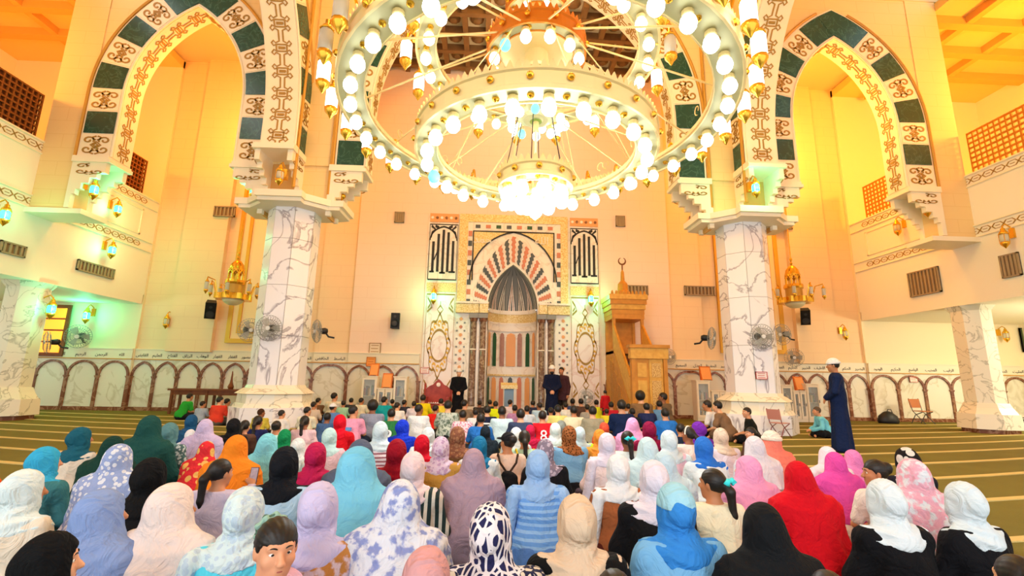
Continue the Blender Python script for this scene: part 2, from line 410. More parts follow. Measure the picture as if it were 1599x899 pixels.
# interlaced chain for the soffits, one repeat in the unit square
def chain_unit():
    return [[(.42, .0), (.42, .22), (.28, .3), (.2, .2), (.12, .3), (.2, .42), (.3, .36), (.7, .36), (.8, .42), (.88, .3), (.8, .2), (.72, .3), (.58, .22), (.58, 0)],
            [(.42, 1), (.42, .78), (.28, .7), (.2, .8), (.12, .7), (.2, .58), (.3, .64), (.7, .64), (.8, .58), (.88, .7), (.8, .8), (.72, .7), (.58, .78), (.58, 1)],
            [(.3, .36), (.3, .64)], [(.7, .36), (.7, .64)], [(.38, .47), (.62, .47), (.62, .53), (.38, .53), (.38, .47)]]
def make_arch(name, label, A, depth, sides, soffit, first_green=False, unit=.74, face=True, moulding=True):
    t = empty(name, A.F(0, A.z0, depth/2)); org = Vector(t.location)
    F0 = A.F; A.F = lambda u, z, d: tuple(Vector(F0(u, z, d))-org)
    for side in sides:
        nq = 26
        A.block(0, A.L, 0, A.w, 0, depth, side, nq).build('arch_ring', m_white, t)
        if moulding:
            pts = [A.F(*A.pt(A.L*i/24, A.w+.05, side), -.01) for i in range(25)]
            MB().tube(pts, .045, 5).build('moulding', m_trim, t)
            pts = [A.F(*A.pt(A.L*i/24, .0, side), -.01) for i in range(25)]
            MB().tube(pts, .03, 5).build('moulding', m_white, t)
        if face:
            n = int(round(A.L/unit)); 
            for k in range(n):
                q0, q1 = A.L*k/n, A.L*(k+1)/n; g = (k % 2 == 0) == first_green
                if g:
                    A.block(q0+.02, q1-.02, .07, A.w-.06, -.025, .05, side).build('voussoir', m_green, t)
                else:
                    v = A.block(q0+.03, q1-.03, .07, A.w-.06, -.015, .05, side).build('voussoir', m_white, t)
                    b = MB()
                    def f(u, w, l, q0=q0, q1=q1, side=side):
                        uu, zz = A.pt(q0+(q1-q0)*(.08+.84*w), .07+(A.w-.13)*u, side); return A.F(uu, zz, -.017-l)
                    for c in SCR: b.ribbon(c, .065, f, h=.012)
                    b.build('carving', m_carv, v)
        if side == 1 and len(sides) == 2 and face:
            c = A.r-A.a; q = A.L-.03
            pl = [A.pt(q, .07, 1), A.pt(q, A.w-.06, 1), (0, A.zs+math.sqrt((A.r+A.w-.06)**2-c*c)), A.pt(q, A.w-.06, -1), A.pt(q, .07, -1), (0, A.zs+math.sqrt((A.r+.07)**2-c*c))]
            MB().prism(pl, lambda u, z: A.F(u, z, -.03), lambda u, z: A.F(u, z, .05)).build('keystone', m_green, t)
            MB().prism([(0, A.zs+math.sqrt(A.r**2-c*c)), A.pt(A.L, 0, 1), A.pt(A.L-.01, A.w, 1), (0, A.zs+math.sqrt((A.r+A.w)**2-c*c)), A.pt(A.L-.01, A.w, -1)], lambda u, z: A.F(u, z, 0), lambda u, z: A.F(u, z, depth)).build('keystone_block', m_white, t)
        if soffit:
            so = A.block(0, A.L, -.015, .0, .04, depth-.04, side, nq).build('soffit', m_white, t)
            n = int(A.L/.62)
            for k in range(n):
                q0, q1 = A.L*k/n, A.L*(k+1)/n; b = MB()
                def f(u, w, l, q0=q0, q1=q1, side=side):
                    uu, zz = A.pt(q0+(q1-q0)*w, -.017-l, side); return A.F(uu, zz, depth*(.12+.76*u))
                for c in chain_unit(): b.ribbon(c, .06, f, h=.012)
                b.build('soffit_carving', m_carv, so)
    tag(t, label, 'arch')
    A.F = F0
    return t
ZL = 7.3
for s, nm in ((-1, 'left'), (1, 'right')):
    A = Arch(1.7, ZL, 9.35, 3.55, .95, lambda u, z, d, s=s: (s*10.05+u, YA+d, z))
    make_arch('pointed_arch', '%s side arch of green and carved white blocks between gallery and column' % nm, A, YB-YA, (-1, 1), True)
A = Arch(4.6, ZL, 9.2, 5.6, .9, lambda u, z, d: (u, YA+d, z))
make_arch('pointed_arch', 'wide centre arch behind the great chandelier, before the prayer niche', A, YB-YA, (-1, 1), True, True, .8)
YR = 12.25
for s, nm in ((-1, 'left'), (1, 'right')):
    A = Arch(5.0, ZL+.25, 8.3, 5.2, .85, lambda u, z, d, s=s: (s*(6.42+d), YR-5.0-u, z))
    make_arch('pointed_arch', 'arch with chain carved soffit springing from the %s column towards the viewer' % nm, A, .95, (1,), True, True, .8)
# spandrel walls over the arches
def spandrel(name, label, A, x0, x1, ztop, F, m, sides=(-1, 1)):
    mb = MB()
    for side in sides:
        pts = [A.pt(A.L*i/24, A.w, side) for i in range(25)]
        e = x0 if side > 0 else x1
        for i in range(24):
            (u0, w0), (u1, w1) = pts[i], pts[i+1]
            # quad from the arch curve to the outer edge and up
            mb.prism([(e, w0), (u0, w0), (u1, w1), (e, w1)] if abs(w1-w0) > 1e-6 else [(e, w0), (u0, w0), (u1, w1)], lambda u, z: F(u, z, .04), lambda u, z: F(u, z, .6))
        zt = pts[-1][1]; mb.prism([(e, zt), (0, zt), (0, ztop), (e, ztop)], lambda u, z: F(u, z, .04), lambda u, z: F(u, z, .6))
    return structure(name, mb, m, label)
m_span = courses('spandrel_plaster', '#f0d296', '#ebcb8c')
for s, nm in ((-1, 'left'), (1, 'right')):
    A = Arch(1.7, ZL, 9.35, 3.55, .95, None)
    lo, hi = (-XG+10.05, 3.3) if s < 0 else (-3.3, XG-10.05)
    spandrel('wall_spandrel_'+nm, 'plaster wall over the %s side arch' % nm, A, lo, hi, ZTOP, lambda u, z, d, s=s: (s*10.05+u, YA+d, z), m_span)
A = Arch(4.6, ZL, 9.2, 5.6, .9, None)
spandrel('wall_spandrel_centre', 'plaster wall over the centre arch', A, -6.4, 6.4, ZTOP, lambda u, z, d: (u, YA+d, z), m_span)
for s, nm in ((-1, 'left'), (1, 'right')):
    A = Arch(5.0, ZL+.25, 8.3, 5.2, .85, None)
    spandrel('wall_bay_'+nm, 'plaster wall over the %s arch of the domed bay' % nm, A, -5.75, 0, ZTOP, lambda u, z, d, s=s: (s*(6.44+d), YR-5.0-u, z), m_span, (1,))
# piers over the columns: a core with gilt corner fillets
for s, nm in ((-1, 'left'), (1, 'right')):
    mb = MB(); cx = s*6.6
    a = sorted((s*5.62, s*7.4)); mb.box((a[0], 12.95, 6.15), (a[1], YB+.35, ZTOP))
    t = structure('wall_pier_'+nm, mb, m_span, 'cream pier above the %s marble column' % nm)
    for (x, y) in ((s*5.6, YA+.0), (s*6.38, YR+.1)):
        MB().tube([(x, y, 6.4), (x, y, 14.5)], .05, 6).build('fillet', m_trim, t)

# ---------------------------------------------------------------- corbels below the arch feet
STEP = [(0, 0), (.0, -1.35), (.12, -1.35), (.12, -.95), (.2, -.95), (.2, -.8), (.32, -.8), (.32, -.62), (.5, -.62), (.5, -.46), (.66, -.46), (.66, -.3), (.85, -.3), (.85, 0)]
def corbel(name, label, base, out, along, width, scale=1.0, tall=1.0):
    """base: top inner point on the pier; out: unit direction it juts; along: unit direction of its width"""
    t = empty(name, base); o = Vector(out); a = Vector(along)
    prof = [(x*scale, z*tall) for x, z in STEP]
    P = lambda w: (lambda u, z: tuple(o*u+a*w+Vector((0, 0, z))))
    for w0, w1 in ((-width/2, -width/2+.14), (width/2-.14, width/2)):
        c = MB().prism(prof, P(w0), P(w1)).build('cheek', m_white, t)
        b = MB(); wo = w0-.004 if w0 < 0 else w1+.004
        f = lambda u, v, l: tuple(o*((.08+u*.75)*scale)+a*(wo+(-l if w0 < 0 else l))+Vector((0, 0, -.38*tall+v*.36*tall-.0)))
        for cc in SCR[:6]: b.ribbon(cc, .06, f, h=.012)
        b.build('carving', m_carv, c)
    MB().prism([(0, 0), (.95*scale, 0), (.95*scale, .1), (.9*scale, .1), (.9*scale, .18), (0, .18)], P(-width/2-.05), P(width/2+.05)).build('abacus', m_white, t)
    MB().prism([(0, -1.35*tall), (.06, -1.35*tall), (.06, 0), (0, 0)], P(-width/2+.14), P(width/2-.14)).build('back_panel', mat('niche_tan', '#dba65c', .7), t)
    tag(t, label, 'corbel', 'arch corbels'); return t
for s, nm in ((-1, 'left'), (1, 'right')):
    k = .95
    corbel('stone_corbel', 'corbel on %s column front under chain carved arch' % nm, (s*6.9, 12.97, ZL+.07), (0, -1, 0), (1, 0, 0), 1.02)
    corbel('stone_corbel', 'corbel on %s column facing the chandelier' % nm, (s*5.62, (YA+YB)/2, ZL-.18), (-s, 0, 0), (0, 1, 0), .76, 1.1)
    corbel('stone_corbel', 'corbel on %s column carrying the side arch' % nm, (s*7.38, (YA+YB)/2, ZL-.18), (s, 0, 0), (0, 1, 0), .76, 1.1)
    corbel('stone_corbel', 'corbel on %s gallery front carrying the side arch' % nm, (s*12.75, (YA+YB)/2, ZL-.18), (-s, 0, 0), (0, 1, 0), .76, 1.1)
    a = sorted((s*12.66, s*XG))
    p = structure('wall_gallery_pier_'+nm, MB().box((a[0], YA+.02, ZL-1.6), (a[1], YB-.02, ZTOP)), m_span, 'plaster pier beside the %s gallery' % nm)
    b = sorted((s*12.2, s*XG)); MB().box((b[0], YA-.1, ZL-1.72), (b[1], YB+.1, ZL-1.58)).build('ledge', m_white, p)

# ---------------------------------------------------------------- marble columns
def octo(r, rot=PI/8): return [(r*cos(rot+i*PI/4), r*sin(rot+i*PI/4)) for i in range(8)]
def oct_frustum(mb, r0, r1, z0, z1):
    p = octo(r0); q = octo(r1)
    return mb.add([(x, y, z0) for x, y in p]+[(x, y, z1) for x, y in q], [tuple(range(8))[::-1], tuple(range(8, 16))]+[(i, (i+1) % 8, 8+(i+1) % 8, 8+i) for i in range(8)])
for s, nm in ((-1, 'left'), (1, 'right')):
    t = empty('marble_column', (s*6.6, 13.2, 0))
    # shaft of stacked facing slabs: each of the eight faces carries separate slabs with open joints
    zz = [1.05, 2.35, 3.7, 5.0, 5.96]
    oct_frustum(MB(), .66, .66, 1.0, 6.0).build('core', mat('joint_grey', '#a9a4a0', .8), t)
    for i in range(8):
        a0 = PI/8+i*PI/4; a1 = a0+PI/4; am = (a0+a1)/2
        for k in range(4):
            mb = MB(); r0, r1 = .66, .70
            pts = []
            for r in (r0, r1):
                for z in (zz[k]+.006, zz[k+1]-.006):
                    for a, e in ((a0, .006), (a1, -.006)):
                        v = Vector((r*cos(a), r*sin(a), z)); tv = Vector((-sin(am), cos(am), 0)); pts.append(v+tv*e)
            mb.add(pts, [(0, 1, 3, 2), (4, 6, 7, 5), (0, 4, 5, 1), (2, 3, 7, 6), (0, 2, 6, 4), (1, 5, 7, 3)])
            mb.build('facing_slab', m_marble, t)
    b = MB(); oct_frustum(b, 1.06, 1.06, 0, .5); b.build('plinth', m_marble, t)
    b = MB(); oct_frustum(b, 1.0, .95, .5, .6); oct_frustum(b, .92, .9, .6, .84); oct_frustum(b, .98, .78, .84, .98); oct_frustum(b, .76, .72, .98, 1.06); b.build('base_moulding', m_marble2, t)
    plan = [(-.62, -1.2), (.62, -1.2), (.62, -.95), (1.15, -.5), (1.5, -.5), (1.5, .55), (.7, .75), (-.7, .75), (-1.5, .55), (-1.5, -.5), (-1.15, -.5), (-.62, -.95)]
    b = MB().pxy([(x*.93, y*.93) for x, y in plan], 5.9, 6.0); b.pxy(plan, 6.0, 6.18); b.build('capital', m_white, t)
    tag(t, 'tall octagonal white marble column on the %s of the hall' % nm, 'column', 'great marble columns')
    # shorter column below the gallery edge
    t = empty('gallery_column', (s*14.2, 13.9, 0))
    b = MB(); oct_frustum(b, .5, .5, .85, ZU); b.build('shaft', m_marble2, t)
    b = MB(); oct_frustum(b, .68, .68, 0, .12); b.build('plinth_foot', m_brownm, t)
    b = MB(); oct_frustum(b, .78, .74, .12, .55); b.build('plinth', m_marble2, t)
    b = MB(); oct_frustum(b, .7, .6, .55, .72); oct_frustum(b, .6, .54, .72, .86); b.build('base_moulding', m_marble2, t)
    b = MB(); oct_frustum(b, .5, .62, ZU-.16, ZU-.004); b.build('capital', m_marble2, t)
    tag(t, 'short pale marble column under the %s gallery' % nm, 'column', 'gallery columns')

# ---------------------------------------------------------------- galleries
m_par = mat('parapet_cream', '#f6efdd', .6); m_under = mat('gallery_soffit', '#e6d6b0', .7)
for s, nm in ((-1, 'left'), (1, 'right')):
    a = sorted((s*XG, s*20.2)); mb = MB().box((a[0], -4, ZU), (a[1], YW+.2, ZU+.35))
    b = sorted((s*XG, s*(XG+.35))); mb.box((b[0], -4, ZU+.35), (b[1], YW+.25, 7.75))
    t = structure('wall_gallery_'+nm, mb, m_par, 'cream parapet and floor of the %s gallery' % nm)
    # carved string bands: two raised fillets with a knotted line between
    for (z0, z1) in ((5.75, 6.1), (7.35, 7.7)):
        x = s*(XG-.02)
        for z in (z0, z1): MB().tube([(x, -4, z), (x, YW+.2, z)], .03, 5).build('band_fillet', m_white, t)
        for k in range(26):
            yb = YW-.4-k*.66
            mb = MB(); f = lambda u, v, l: (s*(XG-.004-l), yb-u*.62, z0+.04+v*(z1-z0-.08))
            for c in ([(.0, .5), (.12, .8), (.38, .8), (.5, .5), (.62, .2), (.88, .2), (1, .5)], [(.0, .5), (.12, .2), (.38, .2), (.5, .5), (.62, .8), (.88, .8), (1, .5)], [(.15, .5), (.35, .5)], [(.65, .5), (.85, .5)]):
                mb.ribbon(c, .05, f, h=.015)
            mb.build('band_carving', m_carv, t)
    # raised panel frame near the front wall
    for (y0_, y1_, za, zb) in ((14.6, 16.9, 6.25, 7.2),):
        for (ya, yb, zc, zd) in ((y0_, y1_, za, za+.05), (y0_, y1_, zb-.05, zb), (y0_, y0_+.05, za, zb), (y1_-.05, y1_, za, zb)):
            c = sorted((s*(XG-.03), s*(XG+.01))); MB().box((c[0], ya, zc), (c[1], yb, zd)).build('panel_frame', m_white, t)
    # timber lattice screens
    for (ya, yb, tag_) in ((13.75, 16.9, 'short wooden lattice screen between %s arch and front wall'), (2.0, 12.75, 'long wooden lattice screen on the %s gallery parapet')):
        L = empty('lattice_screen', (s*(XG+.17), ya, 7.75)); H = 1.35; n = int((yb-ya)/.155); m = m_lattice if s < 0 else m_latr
        bar = None
        for k in range(n+1):
            y = (yb-ya)*k/n
            if bar is None: bar = MB().box((-.022, -.022, 0), (.022, .022, H)).mesh('slat')
            link('slat', bar, m, L, (0, y, 0))
        for k in range(9):
            z = .03+k*(H-.06)/8
            MB().box((-.03, 0, z-.022), (.03, yb-ya, z+.022)).build('rail', m, L)
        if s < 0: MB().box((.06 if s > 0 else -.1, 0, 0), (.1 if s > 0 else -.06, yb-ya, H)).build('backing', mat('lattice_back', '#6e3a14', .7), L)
        tag(L, tag_ % nm, 'lattice', 'gallery lattice screens')
# ================================================================ PRAYER NICHE (mihrab)
MXC = -.06; MS = 42.6
mx = lambda px: MXC+(px-797)/MS
mz = lambda py: atY(797, py, YW).z
MI = empty('mihrab', (MXC, YW, 0))
def mpart(name, mb, m, parent=MI, smooth=False):
    o = mb.build(name, m, None, smooth=smooth); o.parent = parent
    off = Vector((MXC, YW, 0))
    o.location = -off if parent == MI else (0, 0, 0); return o
m_mw = marble('niche_white_marble', '#f3e9dc', '#e3d4c4', .9, .05); m_ml = mat('niche_gold', '#cfa858', .45, .2, noise=(26, '#f0dfae', .35)); m_mo = mat('niche_orange', '#e8a468', .5)
m_mg = mat('niche_green', '#1f5536', .4); m_mdk = mat('niche_slate', '#4c5357', .5); m_mt = mat('niche_terracotta', '#cf7f62', .5); m_mb = mat('niche_mauve', '#9a6a60', .45, noise=(7, '#b58a7c', .5))
m_mgr = mat('niche_grey', '#8c8a86', .5)
y = YW
def rect(px0, py0, px1, py1, d0, d1=0.0): return MB().box((mx(px0), y-d0, mz(py1)), (mx(px1), y-d1, mz(py0)))
# white body with the niche cut out: jambs, flanks and the arch tympanum
NX0, NX1 = 757, 837; nhw = (mx(NX1)-mx(NX0))/2; nxc = (mx(NX0)+mx(NX1))/2
zsp = mz(482); zap = mz(414)
pl = pointed(nhw, zsp, zap-zsp, 10)
x0, x1 = mx(708), mx(886); zt = mz(338); mid = len(pl)//2
body = MB()
for side in (0, 1):
    P = pl[:mid+1] if side == 0 else pl[mid:][::-1]; e = x0 if side == 0 else x1
    body.box((min(e, P[0][0]+nxc), y-.12, 0), (max(e, P[0][0]+nxc), y+.3, zsp))
    for i in range(mid):
        (u0, w0), (u1, w1) = P[i], P[i+1]
        body.pxz([(e, w0), (u0+nxc, w0), (u1+nxc, w1), (e, w1)], y-.12, y+.3)
    zc = P[-1][1]; body.pxz([(e, zc), (nxc, zc), (nxc, zt), (e, zt)], y-.12, y+.3)
for e in (mx(657), mx(886)): body.box((e, y-.06, 0), (e+(mx(708)-mx(657)), y+.02, zt))
mpart('body', body, m_mw)
# gilt border that frames the whole
for (a, b, c, d) in ((708, 338, 886, 350), (708, 350, 722, 480), (874, 350, 886, 480)): mpart('gilt_border', rect(a, b, c, d, .15), m_ml)
# ribbon of small coloured inlay tiles
k = 0
for px in range(734, 866, 17):
    mpart('inlay_tile', rect(px, 354, px+8, 359, .145), (m_mdk, m_mt, m_mg)[k % 3]); k += 1
for py in range(364, 476, 15):
    for px in (723, 868): mpart('inlay_tile', rect(px, py, px+6, py+8, .145), (m_mt, m_mdk)[k % 2])
    k += 1
# gold spandrels with a dark outline and white lettering
zo = mz(477); ax = (mx(868)-mx(728))/2; oa = pointed(ax, mz(440), mz(364)-mz(440), 10); om = len(oa)//2
for side in (-1, 1):
    P = [(p[0]*(1 if side < 0 else -1), p[1]) for p in oa[:om+1]]; e = (mx(731)-nxc) if side < 0 else -(mx(731)-nxc); top = mz(364)
    P = [(u, w) for u, w in P]
    mb = MB()
    for i in range(om):
        (u0, w0), (u1, w1) = P[i], P[i+1]
        mb.pxz([(e+nxc, w0), (u0+nxc, w0), (u1+nxc, w1), (e+nxc, w1)], y-.14, y-.1)
    sp = mpart('spandrel', mb, m_ml)
    mb = MB(); f = lambda u, v, l: (u+nxc, y-.14-l, v)
    mb.ribbon(P, .055, f, h=.02); mb.ribbon([(e, mz(440)), (e, top), (0, top)], .055, f, h=.02)
    mpart('spandrel_outline', mb, m_dark, sp)
    o = link('lettering', text_mesh('الله' if side > 0 else 'محمد'), m_mw, MI, (side*1.08, -.16, mz(382)), (rad(90), 0, 0), (.42, .42, .42))
# ring of joggled (saw-edged) blocks around the arch
ri = (nhw+.03, zsp, zap-zsp+.04); N = 19
inn = lambda t: None
def ringpt(t, s):
    """t 0..1 along the arch (left foot to right foot), s 0..1 outwards"""
    q = abs(t-.5)*2; sg = -1 if t < .5 else 1
    a_ = ri[0]+s*(1.52-ri[0]); rise = ri[2]+s*(mz(366)-zap-.03); z0_ = zsp-.0-s*.0
    r_ = (rise*rise+a_*a_)/(2*a_); th = math.acos(max(-1, min(1, (r_-a_)/r_))); ph = th*(1-q)
    return (sg*(-(r_-a_)+r_*cos(ph)), z0_+r_*sin(ph))
for k in range(N):
    tc = (k+.5)/N; hw = .17/N; lo = []; hi = []; nz = 5
    for i in range(nz*2+1):
        s = .06+.86*i/(nz*2); off = (hw*1.1 if i % 2 else 0)
        lo.append(ringpt(tc-hw-off, s)); hi.append(ringpt(tc+hw+(hw*1.1 if i % 2 == 0 else 0), s))
    mb = MB(); f = lambda p, d: (p[0]+nxc, y-.12-d, p[1])
    n = len(lo); vs = [f(p, .03) for p in lo]+[f(p, .03) for p in hi]+[f(p, 0) for p in lo]+[f(p, 0) for p in hi]
    fs = []
    for i in range(n-1): fs += [(i, i+1, n+i+1, n+i), (i, 2*n+i, 2*n+i+1, i+1), (n+i, n+i+1, 3*n+i+1, 3*n+i)]
    mpart('joggled_block', mb.add(vs, fs), (m_mdk, m_mt)[k % 2])
# niche: half round recess with a hood of radiating flutes
NR = nhw+.02; Yc = y+.02
zn = mz(492)
mpart('niche_wall', MB().lathe([(NR, 0), (NR, zn+.25)], 20, (nxc, Yc, 0), 0, PI), m_mw, smooth=True)
hood = MB(); nh, nv = 28, 10
vs = []; fs = []
for j in range(nv+1):
    t = j/nv; zz = zsp+.02+(zap-zsp)*t; hw_ = max(.01, [p for p in [(nhw)]][0])
    # half width of the pointed arch at this height
    r_ = ((zap-zsp)**2+nhw**2)/(2*nhw); hw_ = max(.004, math.sqrt(max(0, r_*r_-((zap-zsp)*t)**2))-(r_-nhw))
    for i in range(nh+1):
        a = PI*i/nh; vs.append((nxc+hw_*cos(a), Yc+hw_*sin(a)*(1), zz))
for j in range(nv):
    for i in range(nh): a = j*(nh+1)+i; fs.append((a, a+1, a+nh+2, a+nh+1))
mpart('hood', MB().add(vs, fs), m_mgr, smooth=True)
NF = 7
for i in range(NF):     # flutes fan out from the foot of the hood, each with chevron stripes
    a0 = PI*(i+.05)/NF; a1 = PI*(i+.95)/NF; am = (a0+a1)/2
    def hp(a, t, lift):
        hw_ = max(.004, math.sqrt(max(0, r_*r_-((zap-zsp)*t)**2))-(r_-nhw))-lift; return (nxc+hw_*cos(a), Yc+hw_*sin(a), zsp+.02+(zap-zsp)*t)
    for j, m in enumerate((m_mdk, m_mw, m_mb if i % 2 else m_mdk, m_mw, m_mdk)):
        mb = MB(); e0 = .95-.19*j; aa = am+(a0-am)*e0; ab = am+(a1-am)*e0; tt = .96-.15*j
        vs = []; fs = []
        for q in range(9):
            t = tt*q/8; sh = 1-.98*(q/8)**1.3
            vs += [hp(am+(aa-am)*sh, t, .02+.008*j), hp(am+(ab-am)*sh, t, .02+.008*j)]
        fs = [(2*q, 2*q+1, 2*q+3, 2*q+2) for q in range(8)]
        mpart('hood_flute', MB().add(vs, fs), m)
# lower niche: gold bands and a row of slender inlaid arches
def cyl(name, py0, py1, m, lift=.03): return mpart(name, MB().lathe([(NR-lift, mz(py1)), (NR-lift, mz(py0))], 20, (nxc, Yc, 0), .04, PI-.04), m, smooth=True)
cyl('cornice', 480, 486, m_mw, .08); cyl('lettered_cornice', 486, 500, m_ml, .05); cyl('cornice', 500, 503, m_mw, .08); cyl('carved_band', 503, 514, m_mw, .05)
cyl('carved_band', 572, 584, m_mw, .06); cyl('carved_band', 584, 587, m_ml, .07)
def slip(a, wa, py0, py1, m, lift=.045):
    z0_, z1_ = mz(py1), mz(py0); vs = []; fs = []; prof = [(1, 0), (1, .86), (.82, .91), (.9, .94), (.5, .97), (0, 1)]
    for hwf, t in prof:
        for sg in (-1, 1):
            aa = a+sg*wa*hwf; vs.append((nxc+(NR-lift)*cos(aa), Yc+(NR-lift)*sin(aa), z0_+(z1_-z0_)*t))
    fs = [(2*i, 2*i+1, 2*i+3, 2*i+2) for i in range(len(prof)-1)]
    return mpart('inlaid_panel', MB().add(vs, fs), m)
seq = [m_mo, m_mg, m_mb, m_mo, m_mb, m_mg, m_mo]
for i, m in enumerate(seq): slip(PI*(i+.5)/7*.86+.22, .105 if i != 3 else .2, 516, 571, m)
seq = [m_mg, m_mo, m_mt, m_mdk, m_mt, m_mo, m_mg]
for i, m in enumerate(seq): slip(PI*(i+.5)/7*.86+.22, .13 if m is m_mo else .1, 588, 650, m)
# four engaged columns and their lettered blocks
m_pc = marble('mihrab_shaft', '#6b5048', '#9a8676', 3.5, .12, .2)
for px in (736, 751, 843, 858):
    x = mx(px); c = empty('niche_column'); c.parent = MI; c.location = (x-MXC, -.2, 0)
    MB().lathe([(.125, .35), (.115, .4), (.11, mz(504))], 14).build('shaft', m_pc, c, smooth=True)
    MB().lathe([(.12, mz(548)), (.128, mz(547)), (.12, mz(546))], 14).build('shaft_ring', m_mw, c)
    MB().lathe([(.12, mz(504)), (.135, mz(503)), (.16, mz(499))], 14).build('neck', m_brownm, c)
    MB().box((-.17, -.17, mz(499)), (.17, .17, mz(492))).build('capital', m_mgr, c)
    MB().box((-.15, -.15, 0), (.15, .15, .35)).build('base', m_mw, c)
for (a, b) in ((707, 744), (744, 759), (838, 852), (852, 888)):
    mpart('lettered_block', rect(a+.5, 477, b-.5, 491, .34 if (b-a) < 20 else .3), m_ml)
    mpart('block_moulding', rect(a, 474, b, 477, .36), m_mw)
for px in (728.5, 743, 851, 866): mpart('white_pilaster', rect(px-1.6, 492, px+1.6, 652, .2), m_mw)
# star patterned strips outside the columns
for px in (716, 878):
    for i in range(12):
        py = 500+i*12.4
        for j, (dx, m) in enumerate(((0, m_mt if i % 2 else m_mo), (-6, m_mgr), (6, m_mgr))):
            b = MB(); c = mx(px+dx); z = mz(py+(6 if j else 0)); r = .085 if j == 0 else .05
            pts = [(c+r*(1 if q % 2 else .55)*cos(q*PI/8), z+r*(1 if q % 2 else .55)*sin(q*PI/8)) for q in range(16)]
            b.pxz(pts, y-.135, y-.12); mpart('star_inlay', b, m)
# flanking panels: pierced band, tall lettered panel, band, medallion panel
LETS = [[(.16, .1), (.16, .72)], [(.33, .1), (.33, .88)], [(.5, .07), (.5, .97)], [(.67, .1), (.67, .92)], [(.84, .1), (.84, .74)], [(.2, .34), (.3, .5)], [(.06, .1), (.22, .1)], [(.4, .08), (.6, .08)], [(.72, .1), (.94, .1)]]
for sx, e in ((-1, 657), (1, 888)):
    px = lambda u: e+51*u
    mpart('flower_band', rect(px(.04), 338, px(.96), 351, .09), m_mo)
    for i in range(6):
        mpart('flower_inlay', MB().pxz([(mx(px(.12+.15*i))+.06*cos(q*PI/3), mz(344.5)+.06*sin(q*PI/3)) for q in range(6)], y-.105, y-.09), m_brownm if i % 2 else m_mw)
    pn = mpart('lettered_panel', rect(px(.04), 354, px(.96), 441, .09), m_mw)
    X0, X1, Z0, Z1 = mx(px(.04)), mx(px(.96)), mz(441), mz(354)
    f = lambda u, v, l: (X0+(X1-X0)*u, y-.09-l, Z0+(Z1-Z0)*v)
    b = MB(); 
    for c in ([(.02, .01), (.02, .99), (.98, .99), (.98, .01), (.02, .01)],): b.ribbon(c, .025, f, h=.012)
    hd = [(.5+.46*(p[0]/.5), .70+.25*p[1]/.6) for p in pointed(.5, 0, .6, 8)]
    b.ribbon(hd, .03, f, h=.012); mpart('panel_outline', b, m_dark, pn)
    b = MB()
    for c in ([(.07, .96), (.2, .9), (.1, .84), (.06, .75)], [(.2, .96), (.33, .93)], [(.93, .96), (.8, .9), (.9, .84), (.94, .75)], [(.8, .96), (.67, .93)]): b.ribbon(c, .05, f, h=.012)
    mpart('corner_scroll', b, m_dark, pn)
    for c in LETS:
        b = MB(); b.ribbon([(u if sx < 0 or True else 1-u, .06+v*.86) for u, v in c], .085 if c[0][0] == c[1][0] else .03, f, h=.015); mpart('letter_stroke', b, m_dark, pn)
    mpart('flower_band', rect(px(.04), 445, px(.96), 459, .09), m_ml)
    md = mpart('medallion_panel', rect(px(.04), 461, px(.96), 650, .085), marble('medallion_marble', '#f6e8e4', '#e9cfc8', .9, .05))
    X0, X1, Z0, Z1 = mx(px(.04)), mx(px(.96)), mz(650), mz(461)
    g = lambda u, v, l: (X0+(X1-X0)*u, y-.085-l, Z0+(Z1-Z0)*v)
    b = MB(); cy = .56
    ov = []
    for q in range(40):
        a = 2*PI*q/40; rr = 1+.10*cos(8*a); ov.append((.5+.36*rr*cos(a)*abs(cos(a))**.15, cy+.24*rr*sin(a)))
    b.ribbon(ov, .02, g, closed=True, h=.01)
    iv = [(.5+.27*cos(2*PI*q/24), cy+.13*sin(2*PI*q/24)) for q in range(24)]; b.ribbon(iv, .02, g, closed=True, h=.01)
    mpart('medallion', b, m_carv, md)
    for sg in (-1, 1):
        for q in range(7):
            a = PI*(q+.5)/7; u, v = .5+.31*cos(a), cy+sg*.185*sin(a)
            b = MB(); b.ribbon([(u+.055*cos(w), v+.02*sin(w)) for w in [2*PI*h/9 for h in range(8)]], .02, g, h=.01); mpart('medallion_scroll', b, m_goldp, md)
        b = MB(); zc = cy+sg*.30
        b.ribbon([(.5, zc-.035), (.6, zc), (.5, zc+.035), (.4, zc)], .02, g, closed=True, h=.01); b.ribbon([(.5, zc+sg*.035), (.5, zc+sg*.07)], .02, g, h=.01); mpart('pendant', b, m_carv, md)
        for uu in (.06, .94):
            for vv in (cy+sg*.34,):
                b = MB(); d_ = 1 if uu < .5 else -1
                b.ribbon([(uu, vv-.06), (uu+d_*.16, vv-.02), (uu+d_*.1, vv+.02), (uu, vv+.06)], .02, g, h=.01); b.ribbon([(uu+d_*.02, vv-.03), (uu+d_*.09, vv)], .02, g, h=.01); mpart('corner_scroll', b, m_carv, md)
    b = MB(); b.ribbon([(.03, .01), (.03, .99), (.97, .99), (.97, .01), (.03, .01)], .018, g, h=.008); mpart('panel_outline', b, m_carv, md)
tag(MI, 'ornate marble prayer niche with striped arch, columns and inlaid panels', 'mihrab')

# ================================================================ PULPIT (minbar)
XM0 = atY(986, 560, 14.1).x; XM1 = atY(1042, 560, 14.1).x; YM0, YM1 = 14.1, YW-.12
MN = empty('minbar', ((XM0+XM1)/2, YM0, 0)); mo = Vector(MN.location)
def npart(name, mb, m, parent=MN):
    o = mb.build(name, m); o.parent = parent; o.location = -mo if parent == MN else (0, 0, 0); return o
zd = atY(1010, 538, YM0).z; W_ = XM1-XM0
